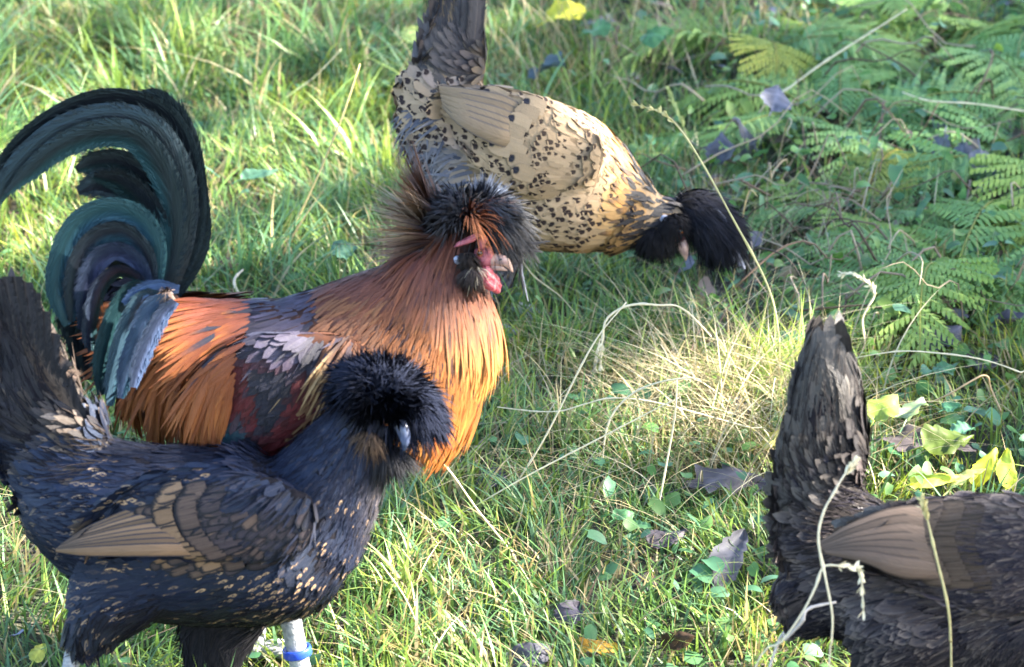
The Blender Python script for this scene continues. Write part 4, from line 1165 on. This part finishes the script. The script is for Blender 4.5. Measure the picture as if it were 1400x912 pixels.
tmp = Acc(); feathers(tmp, Lp, D, Nn, r.uniform(.07, .12, n_), r.uniform(.05, .08, n_), [0, 0, 0], [0, 0, 0], 0, None, 'round', 6, .15, .1, r)
acc.add(np.vstack(tmp.V), np.vstack(tmp.q), None, col=np.repeat(lerp([.05, .12, .03], [.12, .16, .03], r.random(n_)), 18, 0))
link('foliage', acc.mesh('foliage', M_leaf, T0), tree, kind='stuff')
acc = Acc()
top = A([5.0, 4.5, 3.4])
acc.add(*tube(catmull(A([T0 - A([0, 0, .1]), T0 + A([-.05, .05, 1.2]), A([5.1, 4.6, 2.4]), top]), 20), np.linspace(.11, .03, 20), 12, 1, A([0, 1, 0])))
link('trunk', acc.mesh('trunk', M_bark, T0), tree)
for k in range(26):
    a = catmull(A([T0 + A([-.05, .05, 1.2]), A([5.1, 4.6, 2.4]), top]), 30)[r.integers(2, 29)]
    e = Lp[r.integers(0, n_)]; mid = (a + e) / 2 + A([0, 0, .15])
    acc = Acc(); acc.add(*tube(catmull(A([a, mid, e]), 10), np.linspace(.028, .006, 10), 6, 1, A([.1, .9, .2])))
    link('branch', acc.mesh('branch', M_bark, T0), tree)

# ------------------------------------------------------------------ dry stalks
def stalk(pts, basepy, rad, col, label, head=0.0, name='dry_grass_stalk', group='dry grass stalks', ribbonlike=False):
    y0 = ground(700, basepy)[1]
    P = []
    for q in pts:
        rr = ray(q[0], q[1]); p = CAM + rr * (y0 / rr[1]); P.append(p)
    P = catmull(A(P) + R.normal(0, .0035, (len(P), 3)), 26)
    lo = gz(P[:, 0], P[:, 1]) + .003
    P[:, 2] = np.maximum(P[:, 2], lo)
    # carry the lower end on down to the ground
    e0, e1 = (P[0], P[-1]) if P[0, 2] < P[-1, 2] else (P[-1], P[0])
    if e0[2] - gz(e0[0], e0[1]) > .01:
        g = e0 + norm(norm(e0 - (P[1] if P[0, 2] < P[-1, 2] else P[-2])) + A([0, 0, -1.2])) * ((e0[2] - gz(e0[0], e0[1])) * 1.05); g[2] = float(gz(g[0], g[1])) - .003
        P = catmull(np.vstack([[g], P[::3]]) if P[0, 2] < P[-1, 2] else np.vstack([P[::3], [e0], [g]]), 32)
    n = len(P); P[:, 1] += .012 * np.sin(np.linspace(0, 4, n) + pts[0][0])
    rd = rad * .68 * (1 - .35 * np.abs(np.linspace(-1, 1, n)) ** 2) * (1 + .12 * R.normal(0, 1, n).clip(-1, 1))
    for kk in range(6, n, 9): rd[kk] *= 1.45
    acc = Acc(); V, q, t = tube(P, rd, 6, .8, A([0, 1, 0]))
    acc.add(V, q, t, col=A(col))
    o = bpy.data.objects.new(name, acc.mesh(name, M_straw)); COL.objects.link(o)
    o['label'] = label; o['category'] = 'grass stalk'; o['group'] = group
    if head:
        hi = P[-1] if P[-1, 2] >= P[0, 2] or head < 0 else P[0]
        if head < 0: seq = P[int(n * (1 + head)):]
        else: seq = P[int(n * (1 - head)):]
        m = 46; ii = r.integers(0, len(seq), m)
        T = norm(np.gradient(seq, axis=0))[ii]
        D = norm(T + r.normal(0, .32, (m, 3)))
        tmp = Acc(); feathers(tmp, seq[ii], D, norm(np.cross(D, r.normal(0, 1, (m, 3)))), .009, .0028, [0, 0, 0], [0, 0, 0], 0, None, 'round', 5, .3, .4, r)
        a2 = Acc(); a2.add(np.vstack(tmp.V), np.vstack(tmp.q), None, col=A(col) * 1.1)
        h_ = link('seed_head', a2.mesh('seed_head', M_straw), o, kind='stuff')
    return o
ST, PALE, GRN = [.52, .42, .22], [.68, .62, .46], [.36, .40, .16]
for pts, bp_, rad, col, lab, hd in [
    ([(380, 348), (417, 262), (460, 165), (497, 88)], 352, .0017, ST, 'long straw slanting up through the turf left of the spotted hen', 0),
    ([(372, 145), (420, 105), (470, 60)], 175, .0011, PALE, 'thin pale straw leaning over the turf above the rooster tail', 0),
    ([(1062, 138), (1120, 98), (1180, 50), (1246, 3)], 180, .0023, PALE, 'thick pale straw lying diagonally across the fern at the top right', 0),
    ([(1234, 124), (1270, 137), (1330, 141), (1405, 148)], 215, .0018, PALE, 'pale straw running level above the drooping slate leaves', 0),
    ([(1066, 520), (1058, 430), (1040, 370), (1004, 285), (955, 205), (905, 158), (862, 143)], 540, .0017, [.5, .46, .24], 'long bowed stalk arching beside the bent hen head', .18),
    ([(952, 226), (930, 170), (912, 125)], 260, .0013, GRN, 'short greenish stalk crossing the long bowed one', .5),
    ([(975, 465), (955, 440), (925, 420), (895, 412), (858, 414), (828, 432), (815, 468)], 560, .0019, PALE, 'arched bleached stalk rising over the dry tuft', .2),
    ([(688, 690), (740, 590), (806, 478), (856, 412)], 700, .0014, PALE, 'long straight straw leaning right of the rooster breast', 0),
    ([(822, 648), (830, 590), (862, 540), (900, 520), (945, 517)], 660, .0017, PALE, 'bent straw looping out of the turf below the dry tuft', 0),
    ([(1040, 912), (1075, 850), (1108, 800), (1130, 772), (1158, 768), (1174, 790), (1184, 862)], 1165, .0016, PALE, 'bowed stalk with a drooping seed head against the right hen', -.32),
    ([(1128, 915), (1128, 830), (1130, 720), (1142, 662), (1166, 636)], 1165, .0017, PALE, 'upright straw standing in front of the right hen wing tip', .12),
    ([(1296, 915), (1290, 830), (1276, 745), (1254, 676)], 1165, .0017, [.56, .5, .26], 'leaning straw crossing the right hen flank', .1),
    ([(1058, 895), (1085, 845), (1106, 825), (1146, 818)], 1160, .0024, [.5, .46, .44], 'grey folded grass blade beside the right hen thigh', 0),
    ([(1172, 489), (1230, 484), (1290, 480), (1350, 487), (1405, 508)], 560, .0014, PALE, 'thin straw stretched level right of the dark upright tail', 0),
    ([(1178, 462), (1190, 425), (1188, 395), (1172, 376), (1150, 380)], 500, .0019, PALE, 'hooked straw curling just above the dark upright tail', -.5),
    ([(1273, 556), (1305, 530), (1341, 509), (1355, 535), (1372, 566)], 590, .0017, [.5, .36, .22], 'straw snapped into a peak above the yellow leaves', 0),
    ([(572, 872), (556, 820), (534, 762)], 900, .0012, PALE, 'short thin straw standing in the sunlit turf right of the black hen', 0),
    ([(692, 752), (660, 700), (618, 642), (590, 610)], 780, .0015, PALE, 'straw leaning out from under the rooster breast', 0),
    ([(1000, 415), (1010, 350), (1022, 262), (1035, 262)], 440, .0013, ST, 'dry stem bent over behind the bowed stalk', 0),
    ([(815, 465), (770, 415), (720, 370), (690, 300)], 480, .0011, [.5, .44, .3], 'thin stem pointing at the rooster beak', 0),
    ([(818, 468), (812, 500), (806, 524)], 545, .0016, PALE, 'short hanging seed head under the arched bleached stalk', .8),
    ([(830, 470), (850, 490), (878, 500)], 545, .0012, ST, 'thin yellow stem spreading right from the arched stalk', 0),
    ([(682, 560), (760, 560), (860, 555), (1050, 590)], 640, .0013, PALE, 'long straw lying flat across the middle of the turf', 0),
    ([(620, 700), (720, 640), (830, 590), (930, 545)], 720, .0013, PALE, 'low straw slanting towards the foot of the dry tuft', 0),
    ([(905, 720), (918, 600), (928, 520)], 740, .0016, PALE, 'upright bleached blade left of the dry tuft', 0),
    ([(330, 402), (326, 385), (332, 372)], 420, .0028, [.6, .52, .4], 'curled husk of dry grass behind the rooster back', 0),
]:
    stalk(pts, bp_, rad, col, lab, hd)

# bleached tuft and thatch
def tuftstuff(cx, cy, sx, sy, n, hlo, hhi, name, label, seed, curve=(.3, 1.7), wd=(.0011, .0027), cols=((.38, .31, .18), (.46, .41, .28), (.24, .30, .09))):
    r = np.random.default_rng(seed)
    c = ground(cx, cy)
    x = c[0] + r.normal(0, sx, n); y = c[1] + r.normal(0, sy, n)
    H = r.uniform(hlo, hhi, n)
    col = A(cols)[r.choice(len(cols), n, p=A([.5, .3, .2]))] * r.uniform(.7, 1.15, (n, 1))
    V, q, t, cc = blades(x, y, H, r.uniform(*wd, n), r.uniform(0, 6.28, n), r.normal(.2, .25, n), r.uniform(*curve, n), col, 8, r)
    acc = Acc(); acc.add(V, q, t, col=cc)
    link(name, acc.mesh(name, M_straw), kind='stuff', label=label, cat='dry grass')
tuftstuff(1000, 585, .07, .10, 760, .07, .19, 'dry_grass_tuft', 'sunlit bleached grass tuft left of the dark upright tail', 3)
tuftstuff(900, 620, .10, .09, 420, .04, .13, 'dry_grass_tuft', 'loose straw spreading over the turf in the middle', 4)
tuftstuff(720, 700, .1, .1, 200, .03, .09, 'dry_grass_tuft', 'thin straw tangle right of the black hen breast', 6)
tuftstuff(450, 45, .16, .05, 260, .05, .13, 'dry_grass_tuft', 'dead brown grass lying over at the top left of the spotted hen', 7, cols=((.3, .2, .15), (.4, .3, .22), (.16, .2, .08)))
tuftstuff(850, 95, .14, .12, 260, .08, .2, 'dry_grass_tuft', 'tall dry stems standing behind the spotted hen back', 8, (.1, .8), cols=((.3, .24, .15), (.42, .36, .24), (.14, .2, .07)))
tuftstuff(1060, 350, .13, .1, 260, .05, .14, 'dry_grass_tuft', 'thin dead stems between the ferns and the bent hen', 12, cols=((.34, .28, .2), (.46, .4, .3), (.12, .18, .07)))

# ------------------------------------------------------------------ leaves
def leafmesh(name, L, W, curl, fold, col, vein, lobes=0, seed=0, mat=None, rows=16, twist=.2, rib=.35):
    """one leaf lying along +X, veins and wavy edge included"""
    r = np.random.default_rng(seed)
    t = np.linspace(0, 1, rows)[:, None]; cols = np.linspace(-1, 1, 9)[None]
    hw = np.sin(np.pi * np.clip(t, 0, 1) ** .8) ** .75
    if lobes: hw = hw * (1 + .32 * np.cos(t * 2 * np.pi * lobes)) * .85
    hw = np.maximum(hw, .02) * (1 + r.normal(0, .09, (rows, 1)) + .16 * np.sin(t * 6 + seed) * np.sign(cols) * t)
    x = L * t + 0 * cols + (-.12 * L * np.abs(cols) * hw)
    y = W * .5 * hw * cols
    a = np.abs(cols)
    z = fold * W * .5 * hw * a + .05 * W * np.sin(t * 9 * np.pi) * a * (1 - .3 * a) + .08 * W * np.sin(7 * t + 3 * cols + seed) * a
    ang = curl * (t - .3) + twist * cols * t
    z = z + W * .14 * np.sin(5 * t + seed) * np.cos(2.3 * cols + seed * 2) + r.normal(0, .012 * W, z.shape)
    z = z - L * curl * .5 * (t - .25) ** 2 + twist * y * t
    V = np.stack([x, y, z], -1).reshape(-1, 3)
    i = np.arange(rows - 1)[:, None] * 9 + np.arange(8)[None]
    q = np.stack([i, i + 1, i + 10, i + 9], -1).reshape(-1, 4)
    c = A(col)[None, None] * (1 + .10 * np.sin(t * 9 * np.pi - a * 3 + np.sin(seed)) * (a > .05))[..., None] * np.ones((rows, 9, 1))
    c[:, 4] = A(vein)
    c = c * r.uniform(.85, 1.15, (rows, 9, 1))
    acc = Acc(); acc.add(V, q, None, col=c.reshape(-1, 3))
    C = np.stack([np.linspace(-.3 * L, .0, 6), 0 * np.arange(6), np.linspace(-.04 * L, 0, 6)], -1)
    V, q, tt = tube(C, np.full(6, max(.0008, .02 * W)), 5, 1, A([0, 0, 1])); acc.add(V, q, tt, col=A(vein))
    return acc.mesh(name, mat)

def put_leaf(px, py, Lpx, Wpx, ang, tilt, roll, z, col, label, name='fallen_leaf', cat='leaf', group='fallen leaves', curl=.5, fold=.2, lobes=0, vein=None, mat=None, seed=0):
    P = ground(px, py, z)
    s_ = ((P - CAM) @ FWD) / FPX
    col = [c * (.34 if mat is None and max(col) < .5 else .8) for c in col]
    if mat is None: z *= .55; P = ground(px, py, z)
    me = leafmesh(name, Lpx * s_, Wpx * s_, curl, fold, col, vein or [c * 1.4 for c in col], lobes, seed, mat or M_dead)
    o = link(name, me, None, P, label, cat, group)
    o.rotation_euler = (roll, -tilt, ang)
    return o
SL, BR_, YE = [.19, .2, .25], [.2, .15, .15], [.62, .62, .07]
k = 0
for a in [
    (1030, 195, 62, 42, 2.0, .5, .3, .10, SL, 'slate grey dead leaf hanging under the fern beside the bent hen crest'),
    (1055, 150, 52, 46, 1.2, .6, .5, .13, [.28, .3, .42], 'pale slate leaf catching light at the foot of the thick straw'),
    (985, 225, 66, 46, 1.5, .6, -.2, .07, SL, 'broad slate leaf right above the bent hen crest'),
    (1290, 185, 52, 32, -2.0, -.9, .2, .12, [.3, .32, .42], 'left leaf of the drooping slate trio under the level straw'),
    (1340, 205, 66, 38, -1.5, -.9, -.2, .12, [.34, .37, .48], 'largest palest leaf of the drooping slate trio'),
    (1316, 195, 50, 26, -1.7, -1.0, .1, .12, [.26, .28, .36], 'narrow middle leaf of the drooping slate trio'),
    (1385, 262, 66, 34, .3, .2, .3, .07, SL, 'slate leaf at the right edge below the drooping trio'),
    (1302, 255, 40, 34, .9, .3, .2, .06, [.12, .12, .16], 'small dark slate leaf below the drooping trio'),
    (1262, 478, 74, 56, .6, .35, .3, .05, [.22, .22, .31], 'pointed slate leaf right of the dark upright tail'),
    (1360, 440, 90, 50, -.3, .3, -.3, .06, [.24, .22, .28], 'large crumpled grey leaf at the right edge'),
    (1330, 500, 50, 40, .2, .1, .2, .03, [.26, .23, .28], 'pinkish grey leaf under the thin level straw'),
    (735, 95, 60, 60, -.9, .4, .2, .08, [.14, .21, .24], 'blue green dock leaf behind the spotted hen back'),
    (655, 665, 56, 34, .6, .3, .2, .04, [.17, .15, .26], 'violet grey leaf in the turf below the rooster breast'),
    (940, 665, 110, 52, .25, .15, .35, .05, [.3, .26, .28], 'large brown grey leaf left of the right hen rump'),
    (1040, 668, 56, 50, .8, .2, -.2, .04, [.27, .24, .28], 'grey leaf touching the right hen rump'),
    (890, 748, 62, 38, .5, .35, .2, .045, [.2, .17, .21], 'small folded grey leaf in the grass right of centre'),
    (975, 800, 120, 50, 1.05, .5, .5, .05, [.22, .22, .27], 'long slate leaf leaning beside the right hen flank'),
    (870, 800, 46, 28, .2, .1, .3, .03, [.26, .19, .2], 'little brown leaf lying low in the turf'),
    (770, 850, 48, 40, 1.0, .4, .2, .045, [.2, .18, .24], 'grey leaf tip poking up behind the orange leaf'),
    (700, 915, 64, 52, .5, .5, .2, .03, [.22, .21, .28], 'slate leaf at the bottom edge in sunlit grass'),
    (790, 888, 60, 44, .15, .1, .2, .035, [.5, .27, .03], 'orange brown dead leaf near the bottom edge'),
    (905, 885, 50, 30, -.3, .5, .9, .045, [.14, .08, .04], 'dark curled brown leaf near the bottom edge'),
    (640, 590, 44, 40, .3, .3, .5, .045, [.06, .05, .045], 'dark shrivelled leaf behind the rooster breast'),
    (1210, 600, 130, 52, -.45, .12, .3, .045, [.27, .22, .24], 'long grey brown leaf lying between the dark tail and the yellow leaves'),
    (552, 55, 36, 30, .6, .5, .2, .09, [.68, .7, .2], 'round pale yellow leaf left of the spotted hen tail'),
    (748, 28, 56, 46, .2, .4, .2, .08, [.6, .55, .06], 'bright yellow leaf at the top right of the spotted hen tail'),
    (1245, 662, 74, 26, .1, .2, .6, .05, YE, 'lowest curled yellow leaf behind the right hen back'),
    (1335, 665, 66, 34, .9, .8, .1, .04, [.72, .68, .05], 'upright bright yellow leaf behind the right hen back'),
    (1375, 668, 62, 32, 1.4, .9, .3, .04, [.55, .6, .07], 'yellow green leaf at the right edge behind the right hen back'),
    (1300, 668, 58, 30, .4, .5, -.3, .045, [.7, .66, .2], 'pale yellow leaf between the two upright yellow leaves'),
    (45, 905, 44, 20, 1.2, .4, .3, .05, [.6, .6, .12], 'small yellow leaf in the sunlit corner left of the black hen shank'),
    (1040, 610, 60, 40, .3, .2, .1, .05, [.5, .45, .12], 'mottled yellow leaf at the foot of the bleached tuft'),
]:
    k += 1
    put_leaf(*a, seed=k, lobes=(3 if k in (10, 24, 14) else 0))
GL = [.12, .22, .04]
for a in [
    (1195, 575, 64, 44, .9, .5, .2, .06, [.26, .34, .06], 'sunlit green leaf right of the dark upright tail'),
    (1240, 572, 60, 46, 1.1, .3, -.3, .06, [.3, .4, .22], 'pale round green leaf behind the sunlit one'),
    (1262, 610, 74, 50, .2, .2, .5, .05, [.09, .13, .02], 'dark olive leaf above the long grey brown leaf'),
    (1290, 560, 28, 26, .4, .2, .1, .05, [.1, .28, .14], 'small round blue green leaf, upper one by the snapped straw'),
    (1300, 590, 34, 30, .1, .2, .1, .05, [.12, .28, .16], 'small round blue green leaf, lower one by the snapped straw'),
    (1275, 508, 32, 26, .2, .2, .1, .05, [.1, .24, .12], 'small round green leaf below the pointed slate leaf'),
    (840, 710, 34, 26, .6, .2, .2, .045, [.1, .25, .1], 'green leaf pair left half, in the turf right of centre'),
    (862, 718, 30, 22, -.4, .2, .2, .045, [.1, .25, .1], 'green leaf pair right half, in the turf right of centre'),
    (330, 245, 52, 22, .2, .3, .3, .06, [.1, .22, .14], 'blue green blade leaf right of the rooster tail'),
    (290, 235, 44, 20, 2.6, .3, .2, .05, [.12, .24, .16], 'short blue green leaf nearest the rooster tail'),
    (455, 350, 44, 34, .6, .3, .2, .05, [.1, .22, .15], 'blue green leaf left of the rooster crest'),
    (880, 60, 50, 36, .5, .4, .2, .08, [.07, .2, .08], 'green leaf among the tall dry stems'),
    (800, 45, 44, 40, -.5, .4, .2, .09, [.09, .22, .09], 'green leaf below the bright yellow leaf'),
    (1065, 465, 50, 34, .3, .2, .2, .04, [.08, .22, .14], 'flat green leaf left of the tip of the dark upright tail'),
]:
    k += 1
    put_leaf(*a, seed=k, name='weed_leaf', group='broad leaves of low weeds', mat=M_leaf)

# ------------------------------------------------------------------ ferns
def frond_mesh(seed, L=1.0):
    r = np.random.default_rng(seed)
    V, Q, C = [], [], []
    n = 24
    bend = lambda x, y: np.stack([x - .10 * x ** 2.0 - 0 * y, y, .62 * x - .78 * x ** 2 - .25 * np.abs(y) ** 1.3], -1)
    for i in range(n):
        t = .14 + .84 * i / n
        pl = .30 * (1 - ((t - .35) / .68) ** 2 if t > .35 else 1 - ((.35 - t) / .5) ** 2) * (1 - .0 * t)
        pl = max(pl, .012)
        for sd in (-1, 1):
            ang = math.radians(66 - 22 * t + r.normal(0, 3))
            dx, dy = math.cos(ang), math.sin(ang) * sd
            m = max(3, int(13 * pl / .3))
            dz = r.normal(0, .03)
            for j in range(m):
                u = (j + .5) / m
                cx, cy = t + dx * pl * u, dy * pl * u
                wl = .030 * (1 - u ** 1.6) * (pl / .3) ** .4 + .003
                for s2 in (-1, 1):
                    a2 = math.atan2(dy, dx) + s2 * 1.05
                    ex, ey = math.cos(a2) * wl, math.sin(a2) * wl
                    hx, hy = dx * pl / m * .44, dy * pl / m * .44
                    p = [(cx - hx, cy - hy), (cx + hx, cy + hy), (cx + ex + hx * .5, cy + ey + hy * .5), (cx + ex - hx * .6, cy + ey - hy * .6)]
                    b0 = len(V)
                    for kk, (x, y) in enumerate(p):
                        z = dz * u - (.012 if kk > 1 else 0) + r.normal(0, .002)
                        q = bend(A(x), A(y)); V.append([q[0], q[1], q[2] + z])
                        C.append([1, 1, 1])
                    Q.append([b0, b0 + 1, b0 + 2, b0 + 3])
    V = A(V); c = np.ones((len(V), 3))
    acc = Acc(); acc.add(V, A(Q), None, col=lerp([.15, .30, .12], [.26, .40, .14], np.clip(V[:, 0] + r.normal(0, .25, len(V)), 0, 1)))
    x = np.linspace(0, .98, 24); P = bend(x, 0 * x)
    V, q, t = tube(P, np.linspace(.006, .0015, 24), 5, 1, A([0, 1, 0])); acc.add(V, q, t, col=A([.2, .24, .08]))
    return acc.mesh('frond', M_fern)
FR = [frond_mesh(s_) for s_ in (1, 2, 3, 4)]
r = np.random.default_rng(31)
for px, py, n, L, lab in [
    (1150, 190, 8, .26, 'fern behind the thick diagonal straw'),
    (1040, 90, 7, .22, 'fern nearest the tall dry stems'),
    (1290, 90, 9, .28, 'fern at the top right above the level straw'),
    (1400, 250, 9, .30, 'fern at the right edge beside the drooping slate leaves'),
    (1300, 395, 8, .26, 'pale fern spreading above the pointed slate leaf'),
    (1420, 60, 7, .28, 'fern in the top right corner'),
    (1190, 20, 7, .24, 'fern at the top edge behind the diagonal straw'),
    (1170, 310, 6, .2, 'small fern between the bowed stalk and the pale fern'),
    (1420, 420, 6, .24, 'fern half out of view at the right edge above the grey leaf'),
    (960, 215, 5, .15, 'small fern right behind the bent hen neck'),
]:
    P = ground(px, py); P[2] = float(gz(P[0], P[1]))
    rt = bpy.data.objects.new('fern', None); COL.objects.link(rt); rt.location = P
    rt['label'] = lab; rt['category'] = 'fern'; rt['group'] = 'ferns at the upper right'
    a0 = r.uniform(0, 6.28)
    for k in range(n):
        o = bpy.data.objects.new('frond', FR[r.integers(0, 4)]); COL.objects.link(o); o.parent = rt
        l_ = L * r.uniform(1.0, 1.45)
        o.scale = (l_, l_ * r.uniform(.85, 1.1), l_ * r.uniform(.75, 1.15))
        o.rotation_euler = (r.normal(0, .3), r.normal(0, .15), a0 + k * 6.28 / n + r.normal(0, .2))
# ------------------------------------------------------------------ undergrowth and leaf litter among the ferns
def scatter(n, seed, fn, name, label, mat, cat, Ls, Ws, cols, zr, up=.5):
    r = np.random.default_rng(seed)
    x = r.uniform(-1.3, 1.5, n); y = r.uniform(3.0, 6.6, n)
    px, py, _ = project(np.stack([x, y, gz(x, y)], -1))
    k = fn(px, py, r, x, y) > r.random(n)
    x, y = x[k], y[k]; n = len(x)
    P = np.stack([x, y, gz(x, y) + r.uniform(*zr, n)], -1)
    az = r.uniform(0, 6.28, n); D = np.stack([np.cos(az), np.sin(az), r.normal(.0, .35, n)], -1)
    Nn = norm(np.stack([r.normal(0, up, n), r.normal(0, up, n) - .2, np.ones(n)], -1))
    tmp = Acc(); L = r.uniform(*Ls, n)
    feathers(tmp, P, D, Nn, L, L * r.uniform(*Ws, n), [0, 0, 0], [0, 0, 0], .1, A([0, 0, -.4]), 'round', 7, -.25, .3, r)
    c0 = A(cols)[r.integers(0, len(cols), n)] * r.uniform(.7, 1.3, (n, 1))
    cc = np.repeat(c0, 21, 0)
    acc = Acc(); acc.add(np.vstack(tmp.V), np.vstack(tmp.q), None, col=cc)
    link(name, acc.mesh(name, mat), kind='stuff', label=label, cat=cat); print(name, n)
scatter(14000, 41, lambda px, py, r, x, y: fernzone(x, y) * .85, 'undergrowth', 'low leafy undergrowth between the ferns', M_leaf, 'undergrowth', (.010, .028), (.35, .75), [[.06, .15, .06], [.09, .2, .08], [.07, .16, .03], [.12, .2, .04], [.08, .18, .11]], (.005, .07))
scatter(5000, 42, lambda px, py, r, x, y: fernzone(x, y) * .55 + .03, 'leaf_litter', 'small dead leaves and litter under the ferns', M_dead, 'leaf litter', (.015, .045), (.4, .8), [[.12, .09, .08], [.18, .14, .12], [.15, .15, .2], [.2, .14, .07], [.06, .045, .04]], (.0, .03))

scatter(8000, 43, lambda px, py, r, x, y: (1 - fernzone(x, y)) * sm(.5, .75, vnoise(x, y, 3.1, 99)) * .9 + .04, 'low_weeds', 'small broad leaves of weeds growing through the turf', M_leaf, 'weeds', (.010, .026), (.5, .9), [[.07, .18, .09], [.10, .22, .12], [.09, .2, .05], [.13, .25, .08]], (.01, .05))

tuftstuff(1060, 545, .035, .05, 160, .06, .15, 'green_tuft', 'yellow green blades standing among the bleached tuft', 21, (.1, .9), (.0018, .0036), ((.3, .4, .07), (.22, .36, .08), (.44, .4, .18)))
tuftstuff(320, 60, .25, .12, 380, .05, .13, 'dry_grass_tuft', 'brown flattened stems at the top left above the rooster tail', 22, (.4, 1.4), (.0014, .003), ((.26, .2, .13), (.36, .3, .2), (.18, .24, .1)))

# twigs and bramble stems tangled through the ferns
r = np.random.default_rng(55); acc = Acc(); k = 0
while k < 150:
    px, py = r.uniform(780, 1400), r.uniform(-40, 520)
    P = ground(px, py)
    if float(np.atleast_1d(fernzone(A([P[0]]), A([P[1]])))[0]) < .4: continue
    k += 1
    a = r.uniform(0, 6.28); L = r.uniform(.06, .26); dv = A([math.cos(a), math.sin(a), r.normal(0, .25)])
    c = A([P + A([0, 0, r.uniform(.01, .07)]) + dv * L * t + A([0, 0, .12 * L * math.sin(3.1 * t)]) + r.normal(0, .006, 3) for t in np.linspace(0, 1, 5)])
    V, q, t = tube(catmull(c, 10), np.linspace(.0016, .0006, 10) * r.uniform(.6, 1.3), 5, 1, A([.1, .2, 1]))
    acc.add(V, q, t, col=A([[.16, .11, .08], [.26, .2, .15], [.10, .07, .05], [.36, .3, .22]])[r.integers(0, 4)])
link('twigs', acc.mesh('twigs', M_straw), kind='stuff', label='thin brown twigs and bramble stems tangled through the ferns', cat='twigs')
